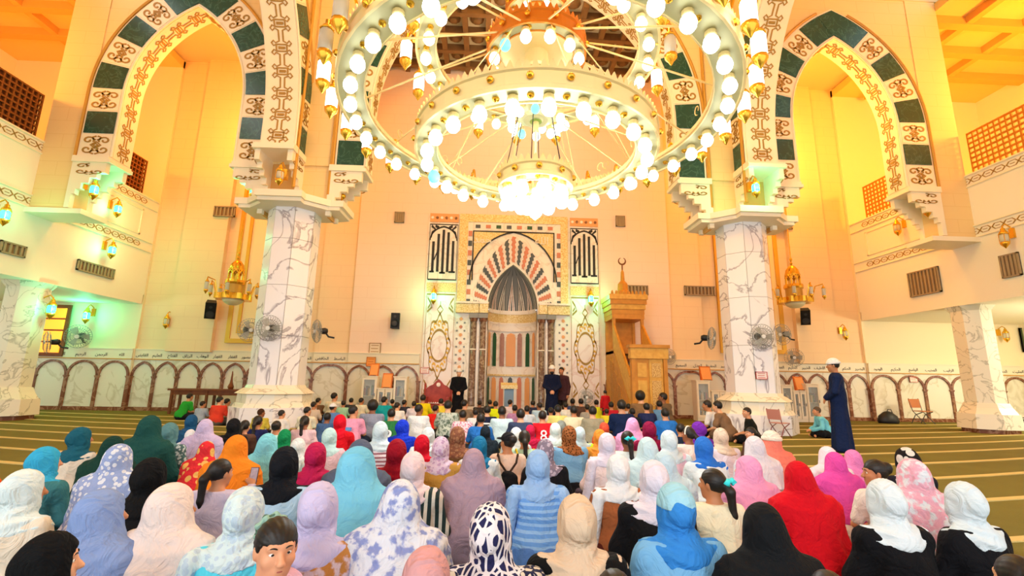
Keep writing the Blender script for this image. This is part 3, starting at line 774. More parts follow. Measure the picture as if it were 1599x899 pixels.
# portal with a two leaf door
npart('portal_post', MB().box((XM0, YM0, 0), (XM0+.12, YM0+.2, zd-.25)), m_oak); npart('portal_post', MB().box((XM1-.12, YM0, 0), (XM1, YM0+.2, zd-.25)), m_oak)
npart('portal_lintel', MB().box((XM0-.03, YM0-.03, zd-.42), (XM1+.03, YM0+.22, zd-.1)), m_oakl)
npart('portal_cornice', MB().box((XM0-.07, YM0-.08, zd-.1), (XM1+.07, YM0+.26, zd)), m_oak)
for i in range(2):
    a = XM0+.12+i*(W_-.24)/2; b_ = a+(W_-.24)/2-.01
    d = npart('door_leaf', MB().box((a, YM0+.05, .05), (b_, YM0+.12, zd-.42)), m_oak if i == 0 else m_oakl)
    for (z0_, z1_) in ((.15, .5), (.6, 1.35), (1.45, zd-.55)):
        npart('door_panel', MB().box((a+.07, YM0+.03, z0_), (b_-.07, YM0+.05, z1_)), m_oakl if i == 0 else mat('carved_panel', '#e9c377', .6, noise=(30, '#b9803a', .3), bump=(40, .6)), d)
# flight: stepped sides, stair treads, sloping balustrade with rail
zs_ = atY(958, 524, 16.0).z; ybk = 16.15
for x in (XM0, XM1-.07):
    poly = [(YM0+.2, 0), (YM1, 0), (YM1, zs_-.5), (ybk, zs_-.5), (YM0+.2, .55)]
    fl = npart('flank', MB().pyz(poly, x, x+.07), m_oak)
    for k in range(5):
        ya = YM0+.3+k*.45; h = .3+(zs_-1.0)*(k*.45)/(ybk-YM0)
        npart('flank_panel', MB().pyz([(ya, .15), (ya+.38, .15), (ya+.38, h+.15), (ya, h)], x-.02 if x == XM0 else x+.07, x if x == XM0 else x+.09), mat('carved_side', '#c98a3a', .6, noise=(22, '#a96c22', .4), bump=(30, .5)), fl)
    npart('balustrade', MB().pyz([(YM0+.2, .6), (ybk, zs_-.45), (ybk, zs_+.35), (YM0+.2, 1.45)], x, x+.06), m_oakl)
    npart('handrail', MB().tube([(x+.03, YM0+.2, 1.47), (x+.03, ybk, zs_+.37)], .05, 6), m_oak)
for k in range(8):
    t = k/8; npart('tread', MB().box((XM0+.07, YM0+.3+t*1.7, .1+t*(zs_-.7)), (XM1-.07, YM0+.55+t*1.7, .22+t*(zs_-.7))), m_wood)
# seat canopy on four posts with stalactite cornice, crown and crescent finial
zc0, zc1 = atY(975, 497, 16.4).z, atY(975, 462, 16.4).z
npart('platform', MB().box((XM0, ybk, zs_-.6), (XM1, YM1, zs_-.42)), m_oak)
for x in (XM0, XM1-.1):
    for yy in (ybk, YM1-.1): npart('canopy_post', MB().box((x, yy, zs_-.42), (x+.1, yy+.1, zc0)), m_oak)
npart('seat_back', MB().box((XM0+.1, YM1-.06, zs_-.42), (XM1-.1, YM1-.01, zc0)), m_oak)
npart('canopy', MB().box((XM0-.02, ybk-.02, zc0-.05), (XM1+.02, YM1, zc0+.12)), m_oak)
for k in range(4):
    e = .03+.035*k; z = zc0+.12+(zc1-zc0-.12)*k/4
    npart('canopy_tier', MB().box((XM0-e, ybk-e, z), (XM1+e, YM1, z+(zc1-zc0-.12)/4)), m_oakl if k % 2 else m_oak)
nm_ = 9
for i in range(nm_):
    x = XM0-.1+(W_+.2)*(i+.5)/nm_
    npart('merlon', MB().pxz([(x-.05, zc1), (x+.05, zc1), (x+.03, zc1+.1), (x, zc1+.14), (x-.03, zc1+.1)], ybk-.13, ybk-.09), m_oak)
xc = (XM0+XM1)/2; yc = (ybk+YM1)/2
npart('spire', MB().lathe([(.3, zc1), (.28, zc1+.18), (.2, zc1+.25), (.18, zc1+.5), (.08, zc1+.62), (.06, zc1+.95), (.02, zc1+1.05)], 10, (xc, yc, 0)), m_oak)
npart('finial_rod', MB().tube([(xc, yc, zc1+1.0), (xc, yc, zc1+1.25)], .025, 6), m_wood)
npart('crescent', MB().tube([(xc+.13*sin(a), yc, zc1+1.38-.13*cos(a)) for a in [-2.7+5.4*i/16 for i in range(17)]], [.012+.022*sin(PI*i/16) for i in range(17)], 6), m_wood)
tag(MN, 'carved honey wood pulpit with steep stair, canopy and crescent finial', 'minbar')
# ================================================================ GREAT CHANDELIER
m_ring = mat('chandelier_gold', '#f3dc9c', .4, .3); m_ringd = mat('chandelier_amber', '#d8842a', .4, .4); m_plate = mat('chandelier_plate', '#b9b486', .45, .3)
m_bulb = mat('lit_bulb', '#ffffff', .5, emit=5.0, ecol='#f2fdff'); m_bulbc = mat('cyan_bulb', '#7fd4dc', .4, emit=.8, ecol='#6fd8e6'); m_glow = mat('lantern_glass_lit', '#ffffff', .5, emit=3.5, ecol='#fff8ea')
m_glass = mat('lantern_glass_off', '#d9d4be', .15, alpha=.75)
CX, CY = -.2, 7.0
CH = empty('great_chandelier', (CX, CY, 4.0)); CO = Vector((0, 0, -4.0))
def cpart(name, mb, m, parent=CH, loc=(0, 0, -4.0), smooth=False): return mb.build(name, m, parent, loc if parent == CH else (0, 0, 0), smooth)
bulb_me = MB().lathe([(0, -.11), (.06, -.1), (.092, -.055), (.1, -.01), (.088, .045), (.062, .08), (.055, .11)], 12).mesh('bulb', True)
coll_me = MB().lathe([(.055, .08), (.072, .1), (.072, .15), (.04, .18)], 10).mesh('bulb_collar')
boss_me = MB().lathe([(.05, .0), (.045, -.03), (.02, -.05), (0, -.055)], 8).mesh('boss')
lan_g = MB().lathe([(.055, -.11), (.065, -.1), (.065, .09), (.05, .12)], 10).mesh('glass', True)
lan_b = MB().lathe([(0, -.24), (.015, -.22), (.03, -.19), (.065, -.15), (.07, -.11), (.06, -.1)], 10).mesh('base_cup', True)
lan_t = MB().lathe([(.06, .11), (.068, .12), (.04, .16), (.02, .18), (.02, .22)], 10).mesh('top_cap', True)
def bulbs(n, R, z, a0=0, s=1.0, cyan=()):
    for k in range(n):
        a = a0+2*PI*k/n; b = link('bulb', bulb_me, m_bulbc if k in cyan else m_bulb, CH, (R*cos(a), R*sin(a), z-4.0), None, (s, s, s)); link('bulb_collar', coll_me, m_ring, b)
def lanterns(n, R, z, a0=0, Rin=None, off=()):
    for k in range(n):
        a = a0+2*PI*k/n; x, y = R*cos(a), R*sin(a)
        L = link('side_lantern', lan_g, m_glass if k in off else m_glow, CH, (x, y, z-4.0), None, (1.45, 1.45, 1.45)); link('base_cup', lan_b, m_gold, L); link('top_cap', lan_t, m_gold, L)
        r0 = Rin or R-.2
        pts = [((r0-R+(R-r0)*t)*cos(a)/1.45, (r0-R+(R-r0)*t)*sin(a)/1.45, .05+.2*sin(PI*t*.8)-.0) for t in [i/8 for i in range(9)]]
        MB().tube(pts, .014, 5).build('arm', m_gold, L)
def ring(R, z, hb, wd, nb, mband=None, crest=True):
    """plate carrying the bulbs, outer band with bosses, inner lip, cresting"""
    mband = mband or m_ring; zb = z+.17; n = 64
    cpart('ring_plate', MB().lathe([(R-wd, zb), (R+wd, zb), (R+wd, zb+.03), (R-wd, zb+.03), (R-wd, zb)], n), m_plate)
    Ro = R+wd
    cpart('ring_band', MB().lathe([(Ro-.015, zb-.03), (Ro+.02, zb-.03), (Ro+.02, zb+.03), (Ro, zb+.05), (Ro, zb+hb-.05), (Ro+.025, zb+hb-.03), (Ro+.025, zb+hb), (Ro-.02, zb+hb), (Ro-.02, zb), (Ro-.015, zb-.03)], n, ), mband, smooth=False)
    Ri = R-wd
    cpart('inner_lip', MB().lathe([(Ri, zb-.02), (Ri+.02, zb-.02), (Ri+.02, zb+.1), (Ri, zb+.1), (Ri, zb-.02)], n), mband)
    if crest:
        b = MB(); m = int(2*PI*Ro/.105)
        for k in range(m):
            a = 2*PI*k/m; d = .045/Ro; 
            P = lambda r, aa, zz: (r*cos(aa), r*sin(aa), zz)
            z0 = zb+hb
            for (r) in (Ro,):
                vs = [P(r-.012, a-d, z0), P(r-.012, a+d, z0), P(r-.012, a+d*.6, z0+.06), P(r-.012, a, z0+.11), P(r-.012, a-d*.6, z0+.06)]
                vs += [P(r+.012, a-d, z0), P(r+.012, a+d, z0), P(r+.012, a+d*.6, z0+.06), P(r+.012, a, z0+.11), P(r+.012, a-d*.6, z0+.06)]
                b.add(vs, [(0, 1, 2, 3, 4), (9, 8, 7, 6, 5)]+[(i, (i+1) % 5, 5+(i+1) % 5, 5+i)[::-1] for i in range(5)])
        tag(cpart('cresting', b, mband), kind='stuff')
    for k in range(nb):
        a = 2*PI*(k+.5)/nb
        o = link('boss', boss_me, m_gold, CH, (Ro*cos(a)+.02*cos(a), Ro*sin(a)+.02*sin(a), zb+hb*.5-4.0), (0, -PI/2, a))
        link('boss', boss_me, m_gold, CH, ((R)*cos(a), (R)*sin(a), zb-4.0))
def rods(n, R0, z0, R1, z1, a0=0, r=.014, m=None):
    for k in range(n):
        a = a0+2*PI*k/n; cpart('rod', MB().tube([(R0*cos(a), R0*sin(a), z0), (R1*cos(a), R1*sin(a), z1)], r, 5), m or m_ring)
ring(2.89, 5.3, .22, .2, 36); bulbs(36, 2.89, 5.3, .02)
lanterns(30, 3.27, 5.62, .05, 3.05, (17, 18))
ring(1.735, 4.65, .27, .17, 24); bulbs(24, 1.735, 4.65, PI/2, cyan=(5,))
ring(1.83, 6.41, .2, .16, 24); bulbs(24, 1.83, 6.41, .1, .9)
lanterns(16, 2.15, 6.5, .1, 1.95, (6, 15))
ring(.72, 6.5, .24, .1, 12, m_ringd); bulbs(12, .72, 6.5, .2, .9, (7,))
cpart('drum_floor', MB().lathe([(0, 6.72), (.65, 6.70), (.65, 6.73), (0, 6.75)], 32), m_ring)
cpart('drum_neck', MB().lathe([(.16, 6.42), (.2, 6.4), (.215, 6.45), (.2, 6.72)], 24), m_ring)
cpart('neck_grille', MB().lathe([(0, 6.44), (.15, 6.43), (.15, 6.45), (0, 6.46)], 16), m_gold)
ring(.42, 7.3, .2, .1, 8, m_ringd); bulbs(8, .42, 7.3, .3, .9)
cpart('stem', MB().lathe([(.05, 5.3), (.05, 6.4), (.09, 6.8), (.12, 7.4), (.06, 7.9), (.04, 14.5)], 12), m_ring)
# hub with its own cluster of bulbs and the little bottom ring
hz = atY(830, 190, 7.0).z
cpart('hub', MB().lathe([(0, hz), (.1, hz+.005), (.12, hz+.03), (.2, hz+.02), (.28, hz+.05), (.34, hz+.12), (.25, hz+.2), (.06, hz+.34)], 24), m_plate)
cpart('hub_lens', MB().lathe([(0, hz-.02), (.1, hz-.005), (.1, hz+.01), (0, hz+.01)], 16), mat('green_lens', '#7a8f3a', .3))
for R, n, z in ((.42, 10, hz-.02),):
    bulbs(n, R, z, .2, .72, (3, 7))
    for k in range(n):
        a = .2+2*PI*k/n; cpart('bulb_arm', MB().tube([(.3*cos(a), .3*sin(a), hz+.12), (.42*cos(a), .42*sin(a), hz+.14)], .02, 5), m_ring)
sz = atY(829, 288, 6.5).z
ring(.45, sz, .2, .13, 10); bulbs(8, .45, sz, .2, 1.15); bulbs(6, .26, sz-.12, .5, 1.0); bulbs(1, 0, sz-.2, 0, 1.2)
cpart('bottom_drop', MB().lathe([(0, sz-.38), (.05, sz-.34), (.09, sz-.25), (.05, sz-.2)], 12), mat('green_drop', '#8fe07a', .3, emit=1.5))
cpart('hang_rod', MB().tube([(0, 0, sz+.3), (0, 0, hz+.05)], .02, 6), m_white)
rods(6, .3, hz+.1, .5, sz+.4, .3, .008, m_dark)
rods(12, .8, 6.72, 2.75, 5.52, .13, .016); rods(12, .8, 6.85, 1.7, 6.62, .3, .016)
rods(10, .3, hz+.15, 1.62, 4.9, .25, .012); rods(8, .75, 6.72, 1.7, 5.05, .2, .010)
for R, z, n in ((2.72, 5.72, 14), (1.6, 5.1, 10)):
    for k in range(n):
        a = 2*PI*k/n; b = MB().tube([((R+.0)*cos(a)+(-sin(a))*.09*cos(w)*q, R*sin(a)+cos(a)*.09*cos(w)*q, z+.09+.09*sin(w)*q) for w, q in [(-1.5+i*.6, 1-.05*i) for i in range(10)]], .009, 4)
        cpart('scroll', b, m_ring)
tag(CH, 'huge gilded ring chandelier crowded with glowing white bulbs', 'chandelier')
lamp('chandelier_light', 'POINT', (CX, CY, 3.75), (.95, .98, 1), 420, .6)

# ---------------------------------------------------------------- two small brass chandeliers
def small_chandelier(px, py, Y, lab):
    p = atY(px, py, Y); t = empty('brass_chandelier', (p.x, p.y, p.z))
    MB().tube([(0, 0, 1.2), (0, 0, 13.97-p.z)], .016, 6).build('suspension_rod', m_gold, t)
    MB().lathe([(.03, 1.25), (.05, 1.2), (.02, 1.1), (.05, 1.05), (.02, .98)], 10).build('finial', m_gold, t)
    MB().lathe([(.0, 1.0), (.1, .95), (.2, .82), (.235, .66), (.235, .62)], 18).build('dome', m_gold, t, smooth=True)
    for k in range(8):
        a = 2*PI*k/8; MB().tube([(.22*cos(a), .22*sin(a), .28), (.22*cos(a), .22*sin(a), .64)], .026, 6).build('pillar', m_gold, t)
        o = pointed(.065, 0, .12, 4); MB().ribbon(o, .03, lambda u, v, l: ((.22+l)*cos(a+PI/8+u/.22), (.22+l)*sin(a+PI/8+u/.22), .5+v), h=.02).build('arcade', m_gold, t)
    MB().lathe([(.2, .62), (.24, .62), (.24, .66), (.2, .66), (.2, .62)], 18).build('dome_ring', m_gold, t)
    MB().lathe([(.1, .16), (.29, .16), (.31, .22), (.29, .3), (.1, .3)], 20).build('gallery_ring', m_gold, t)
    MB().lathe([(.26, -.12), (.26, .16)], 18).build('drum', mat('brass_satin', '#caa24a', .45, .6), t)
    pts = [((.5+.06*cos(8*a))*cos(a), (.5+.06*cos(8*a))*sin(a)) for a in [2*PI*i/48 for i in range(48)]]
    MB().pxy(pts, -.34, -.16).build('lobed_tray', m_gold, t)
    MB().lathe([(0, -.52), (.14, -.5), (.27, -.42), (.32, -.34)], 18).build('glass_bowl', mat('frosted_bowl', '#e8dcb0', .3), t, smooth=True)
    for k in range(8):
        a = 2*PI*k/8+.2; R = .85 if k % 2 else .68
        L = link('lantern', lan_g, m_glass, t, (R*cos(a), R*sin(a), -.02), None, (.9, .9, 1.1)); link('base_cup', lan_b, m_gold, L); link('top_cap', lan_t, m_gold, L)
        MB().tube([(.5*cos(a), .5*sin(a), -.25), (.62*cos(a), .62*sin(a), .2), (R*cos(a), R*sin(a), .26), (R*cos(a), R*sin(a), .2)], .02, 5).build('arm', m_gold, t)
    return tag(t, lab, 'chandelier', 'small brass chandeliers')
small_chandelier(366, 452, 15.3, 'small brass chandelier with domed top hanging in the left side bay')
small_chandelier(1240, 458, 15.3, 'small brass chandelier with domed top hanging in the right side bay')

# ---------------------------------------------------------------- brass wall lanterns
m_gg = mat('green_glass_lit', '#46f0c0', .3, emit=6.0, ecol='#30ffc8')
wl_b = MB().lathe([(0, -.3), (.02, -.27), (.045, -.24), (.1, -.17), (.105, -.12), (.09, -.1)], 12).mesh('base_cup', True)
wl_g = MB().lathe([(.085, -.11), (.1, -.02), (.095, .08), (.075, .12)], 12).mesh('glass', True)
wl_t = MB().lathe([(.09, .11), (.11, .13), (.09, .18), (.05, .24), (.055, .27), (.02, .31), (.01, .36)], 12).mesh('crown', True)
def wall_lantern(px, py, Y=None, X=None, lit=False, d=(0, 1, 0), where='', s=1.0, power=14):
    p = atX(px, py, X) if X is not None else atY(px, py, Y)
    t = empty('brass_lantern', p); t.scale = (s, s, s)
    link('glass', wl_g, m_gg if lit else m_glass, t); link('base_cup', wl_b, m_gold, t); link('crown', wl_t, m_gold, t)
    D = Vector(d)*.3
    MB().tube([(0, 0, .33), tuple(D*.3+Vector((0, 0, .42))), tuple(D*.8+Vector((0, 0, .34))), tuple(D+Vector((0, 0, .2)))], .018, 5).build('bracket', m_gold, t)
    MB().box((D.x-.06, D.y-.06, .02), (D.x+.06, D.y+.06, .3)).build('wall_plate', m_gold, t)
    for k in range(4):
        a = PI/4+k*PI/2; MB().tube([(.1*cos(a), .1*sin(a), -.13), (.1*cos(a), .1*sin(a), .14)], .008, 4).build('cage_wire', m_gold, t)
    if lit and power: lamp('lantern_glow', 'POINT', (p.x-D.x*.6, p.y-D.y*.6-.05, p.z), (.08, 1, .5), power*2, .12)
    tag(t, ('green glowing' if lit else 'unlit')+' brass lantern '+where, 'lantern', 'brass wall lanterns')
LW = (-1, 0, 0); RW = (1, 0, 0)
wall_lantern(147, 297, 12.95, lit=True, d=LW, where='in the corbel of the left gallery')
wall_lantern(8, 336, X=-13.4, lit=True, d=LW, where='at the left picture edge on the gallery parapet')
wall_lantern(184, 327, X=-13.4, lit=True, d=LW, where='high on the left parapet beyond the arch')
wall_lantern(175, 391, X=-13.4, lit=True, d=LW, where='lowest on the left parapet above a vent')
wall_lantern(80, 483, 13.9, lit=True, d=(-1.1, 0, 0), where='on the short left gallery column', power=22)
wall_lantern(135, 493, YW-.04, lit=True, where='on the wall under the left gallery', power=22)
wall_lantern(396, 297, 13.2, lit=True, d=RW, where='on the left column beneath the side arch', power=6)
wall_lantern(677, 463, YW-.4, lit=True, where='left of the prayer niche arch', power=22)
wall_lantern(923, 467, YW-.4, lit=True, where='right of the prayer niche arch', power=22)
wall_lantern(1180, 294, 11.95, lit=True, where='in the front corbel of the right column', power=30)
wall_lantern(437, 274, 11.95, where='in the front corbel of the left column')
wall_lantern(535, 299, 13.2, d=LW, where='on the left column beside the centre arch')
wall_lantern(260, 502, YW+.06, where='low on the left side bay wall', s=.9)
wall_lantern(1401, 356, X=13.4, d=RW, where='high on the right parapet beyond the arch')
wall_lantern(1568, 372, X=13.4, d=RW, where='at the right picture edge on the parapet')
wall_lantern(1447, 325, 12.95, d=RW, where='in the corbel of the right gallery')
wall_lantern(1504, 507, 13.9, d=(1.3, 0, 0), where='on the short right gallery column')
wall_lantern(1320, 521, YW+.06, where='low on the right side bay wall', s=.9)
wall_lantern(1571, 524, YW-.04, where='on the sunlit wall under the right gallery', s=.9)
wall_lantern(1210, 346, 13.3, d=LW, where='on the right column beneath the side arch', s=.8)

# ---------------------------------------------------------------- air vents
m_vent = mat('vent_grey', '#a08c6e', .6); m_ventd = mat('vent_dark', '#7d6244', .7)
def vent(px0, py0, px1, py1, plane, where, Y=None, X=None):
    f = (lambda a, b: atX(a, b, X)) if X is not None else (lambda a, b: atY(a, b, Y))
    p, q = f(px0, py0), f(px1, py1)
    c = (p+q)/2; t = empty('air_vent', c)
    w = abs(q.x-p.x)/2 if X is None else abs(q.y-p.y)/2; h = abs(p.z-q.z)/2
    T = (lambda u, d, v: (u, -d, v)) if X is None else (lambda u, d, v: (-d if X > 0 else d, u, v))
    def bx(u0, u1, d0, d1, v0, v1):
        a, b = T(u0, d0, v0), T(u1, d1, v1); return MB().box([min(i, j) for i, j in zip(a, b)], [max(i, j) for i, j in zip(a, b)])
    bx(-w, w, 0, .02, -h, h).build('backing', m_ventd, t)
    for (u0, u1, v0, v1) in ((-w, w, h-.04, h), (-w, w, -h, -h+.04), (-w, -w+.04, -h, h), (w-.04, w, -h, h)): bx(u0, u1, 0, .06, v0, v1).build('vent_frame', m_vent, t)
    n = max(4, int(w*2/.14))
    for k in range(n):
        u = -w+.04+(2*w-.08)*(k+.5)/n; bx(u-.03, u+.03, .01, .05, -h+.04, h-.04).build('vent_slat', m_vent, t)
    tag(t, 'grilled air vent '+where, 'vent', 'air vents')
vent(0, 374, 36, 403, 0, 'at the left edge of the left parapet', X=-13.69)
vent(121, 404, 175, 436, 0, 'in the left parapet near the front wall', X=-13.69)
vent(336, 322, 367, 339, 0, 'in the left side bay seen through the arch', Y=YW+.14)
vent(617, 331, 631, 348, 0, 'small and square, left of the niche', Y=YW-.01)
vent(961, 337, 976, 354, 0, 'small and square, right of the niche', Y=YW-.01)
vent(976, 445, 1012, 461, 0, 'behind the pulpit canopy', Y=YW-.01)
vent(1068, 446, 1116, 462, 0, 'left of the right marble column', Y=YW+.17)
vent(1076, 338, 1112, 355, 0, 'partly behind the right column capital', Y=YW+.17)
vent(1207, 341, 1237, 358, 0, 'in the right side bay above the small chandelier', Y=YW+.14)
vent(1418, 427, 1472, 455, 0, 'in the right parapet near the front wall', X=13.69)
vent(1561, 400, 1598, 429, 0, 'at the right edge of the right parapet', X=13.69)

# ---------------------------------------------------------------- fans
m_cage = mat('fan_cage', '#8f9089', .5, .2); m_blade = mat('fan_blade', '#b9b7ae', .4, alpha=.8)
cage = MB()
for k in range(28):
    a = 2*PI*k/28; cage.tube([(.05*cos(a), -.07, .05*sin(a)), (.16*cos(a), -.085, .16*sin(a)), (.27*cos(a), -.05, .27*sin(a)), (.3*cos(a), 0, .3*sin(a)), (.26*cos(a), .05, .26*sin(a)), (.06*cos(a), .07, .06*sin(a))], .004, 3)
for r, yy in ((.3, 0), (.2, -.08), (.2, .065)): cage.tube([(r*cos(2*PI*k/28), yy, r*sin(2*PI*k/28)) for k in range(28)], .006, 4, True)
cage_me = cage.mesh('wire_cage')
bl = MB()
for j in range(3):
    a0 = 2*PI*j/3; bl.add([(r*cos(a0+da), dy, r*sin(a0+da)) for r, da, dy in ((.04, -.3, .01), (.15, -.42, .02), (.26, -.35, .03), (.265, .3, -.02), (.15, .42, -.02), (.04, .4, -.01))], [(0, 1, 2, 3, 4, 5)])
blade_me = bl.mesh('blades')
fhub_me = MB().lathe([(0, .08), (.05, .075), (.05, .04)], 12).mesh('hub'); 
fmot_me = MB().lathe([(.045, .05), (.075, .08), (.085, .2), (.06, .26), (0, .27)], 14).mesh('motor', True)
def fan(p, rz, tilt, where, s=1.0, stand=None, mot=None):
    t = empty('wall_fan' if stand is None else 'standing_fan', p); 
    h = empty('fan_head'); h.parent = t; h.rotation_euler = (tilt, 0, rz); h.scale = (s, s, s)
    link('wire_cage', cage_me, m_cage, h); link('blades', blade_me, m_blade, h)
    link('hub', fhub_me, mat('fan_hub', '#e9e9e4', .4), h, None, (PI/2, 0, 0)); link('motor', fmot_me, mot or m_black, h, None, (-PI/2, 0, 0))
    b = Vector((-sin(rz), cos(rz), 0))
    if stand is None: MB().tube([tuple(b*.2*s), tuple(b*.3*s+Vector((0, 0, -.12*s))), tuple(b*.45*s+Vector((0, 0, -.14*s)))], .025*s, 6).build('bracket', m_black, t)
    else:
        MB().tube([tuple(b*.2*s), (b.x*.2*s, b.y*.2*s, -stand)], .02, 6).build('pole', m_iron, t); MB().lathe([(.2, -stand), (.2, -stand+.03), (.03, -stand+.06)], 16, (b.x*.2*s, b.y*.2*s, 0)).build('foot', m_black, t)
    tag(t, where, 'fan', 'cooling fans')
fan(atY(420, 512, 12.3), 0, .1, 'grey fan on the front of the left column, facing out', 1.1)
fan(atY(390, 515, 13.0), .9, .1, 'fan peeping out behind the left side of the left column', 1.05)
fan(atY(495, 517, 12.9), -.95, .1, 'fan turned aside on the right of the left column', 1.05)
fan(atY(1190, 525, 12.3), 0, .1, 'grey fan on the front of the right column, facing out', 1.1)
fan(atY(1111, 528, 12.9), .95, .1, 'fan turned aside on the left of the right column', 1.05)
fan(atY(1221, 522, 13.1), -1.3, .1, 'fan seen edge on behind the right column', 1.0)
fan(atY(1240, 558, YW-.2), -.4, .1, 'fan on the right bay wall above the bookcase', 1.1)
fan(atY(122, 525, YW-.25), .3, .15, 'grey fan under the left gallery beside the lit lantern', 1.35)
fan(atY(74, 534, 13.6), -.8, .1, 'dark fan on the right of the short left gallery column', 1.0)
fan(atY(1045, 557, YW-.4), .2, .05, 'grey fan just right of the pulpit', .95)
p = atY(916, 620, 15.8); fan(p, 0, .05, 'round floor fan before the right medallion panel', .9, p.z)
p = atY(563, 634, 15.2); fan(p, .3, .05, 'small pink headed fan on a stand left of the bookcase', .55, p.z, mat('fan_pink', '#f0b8c0', .5))

# ---------------------------------------------------------------- loudspeakers
def speaker(p, rz, rx, s, where):
    t = empty('loudspeaker', p); t.rotation_euler = (rx, 0, rz)
    MB().pxy([(-.15*s, -.12*s), (.15*s, -.12*s), (.12*s, .14*s), (-.12*s, .14*s)], -.27*s, .27*s).build('cabinet', m_black, t)
    MB().lathe([(0, 0), (.1*s, .03*s), (.12*s, .03*s)], 14).build('woofer', mat('cone_grey', '#3a3a3e', .6), t, (0, -.155*s, -.1*s)).rotation_euler = (PI/2, 0, 0)
    MB().lathe([(0, 0), (.05*s, .02*s)], 10).build('tweeter', MATS['cone_grey'], t, (0, -.15*s, .14*s)).rotation_euler = (PI/2, 0, 0)
    MB().tube([(0, .12*s, 0), (0, .4*s, 0)], .03*s, 6).build('wall_bracket', m_black, t)
    tag(t, where, 'speaker', 'black loudspeakers')
speaker(atY(618, 501, YW-.25), 0, 0, 1.05, 'black loudspeaker on the wall left of the niche')
speaker(atY(329, 483, YW-.15), .5, .5, 1.15, 'tilted black loudspeaker below the left small chandelier')
speaker(atY(1257, 494, YW-.15), -.5, .5, 1.1, 'tilted black loudspeaker below the right small chandelier')

# ---------------------------------------------------------------- wall notices, pictures, screens
def notice(px0, py0, px1, py1, Y, col, edge, where, name='notice', cat='sign', lines=3, th=.02):
    p, q = atY(px0, py0, Y), atY(px1, py1, Y); c = (p+q)/2; w, h = abs(q.x-p.x)/2, abs(p.z-q.z)/2; t = empty(name, c)
    MB().box((-w, -th, -h), (w, 0, h)).build('sheet', mat('sheet_'+col, '#'+col, .6), t)
    e = min(w, h)*.14; m = mat('edge_'+edge, '#'+edge, .5)
    for (a, b, c_, d) in ((-w, w, h-e, h), (-w, w, -h, -h+e), (-w, -w+e, -h, h), (w-e, w, -h, h)): MB().box((a, -th-.012, c_), (b, 0, d)).build('border', m, t)
    for k in range(lines):
        z = h*.55-k*h*1.1/max(1, lines-1); MB().box((-w*.65, -th-.004, z-h*.07), (w*.65*(1 if k % 2 == 0 else .8), -th, z+h*.07)).build('text_line', m, t)
    tag(t, where, cat)
notice(577, 535, 594, 553, YW-.01, 'e9d8bf', 'b08a5c', 'framed beige notice below the wall loudspeaker', 'picture_frame', 'frame')
notice(573, 557, 586, 572, YW-.1, 'f0a050', 'd0701c', 'orange calendar sheet on the dado left of the niche', 'calendar', 'calendar')
notice(657, 573, 670, 583, YW-.08, 'f6eee6', 'd24a3a', 'small red bordered notice on the left medallion panel')
notice(1179, 580, 1198, 592, 12.46, 'f4eae6', 'c8403a', 'red bordered notice on the right marble column')
notice(1419, 588, 1433, 597, YW+.18, 'f6ece4', 'd06a5a', 'small red bordered notice on the sunlit dado')
notice(1590, 512, 1612, 550, YW+.2, '4a5a2c', '2a2a1e', 'dark framed picture at the right edge wall', 'picture_frame', 'frame', 0, .05)
notice(-6, 484, 11, 530, YW+.2, '20262e', '0f1114', 'black television screen at the left edge wall', 'television', 'television', 0, .08)
w1 = structure('window_1', MB(), m_wood, 'narrow amber lit window under the left gallery') if False else None
p, q = atY(70, 480, YW+.26), atY(96, 552, YW+.26)
t = structure('window_1', MB().box((p.x-.1, YW+.14, q.z-.1), (q.x+.12, YW+.2, p.z+.1)), m_wood, 'narrow amber lit window under the left gallery')
for k in range(4):
    h = (p.z-q.z)/4; MB().box((p.x, YW+.10, q.z+k*h+.03), (q.x, YW+.14, q.z+(k+1)*h-.03)).build('pane', mat('amber_pane', '#ffb648', .3, emit=1.2, ecol='#ff9a20'), t)

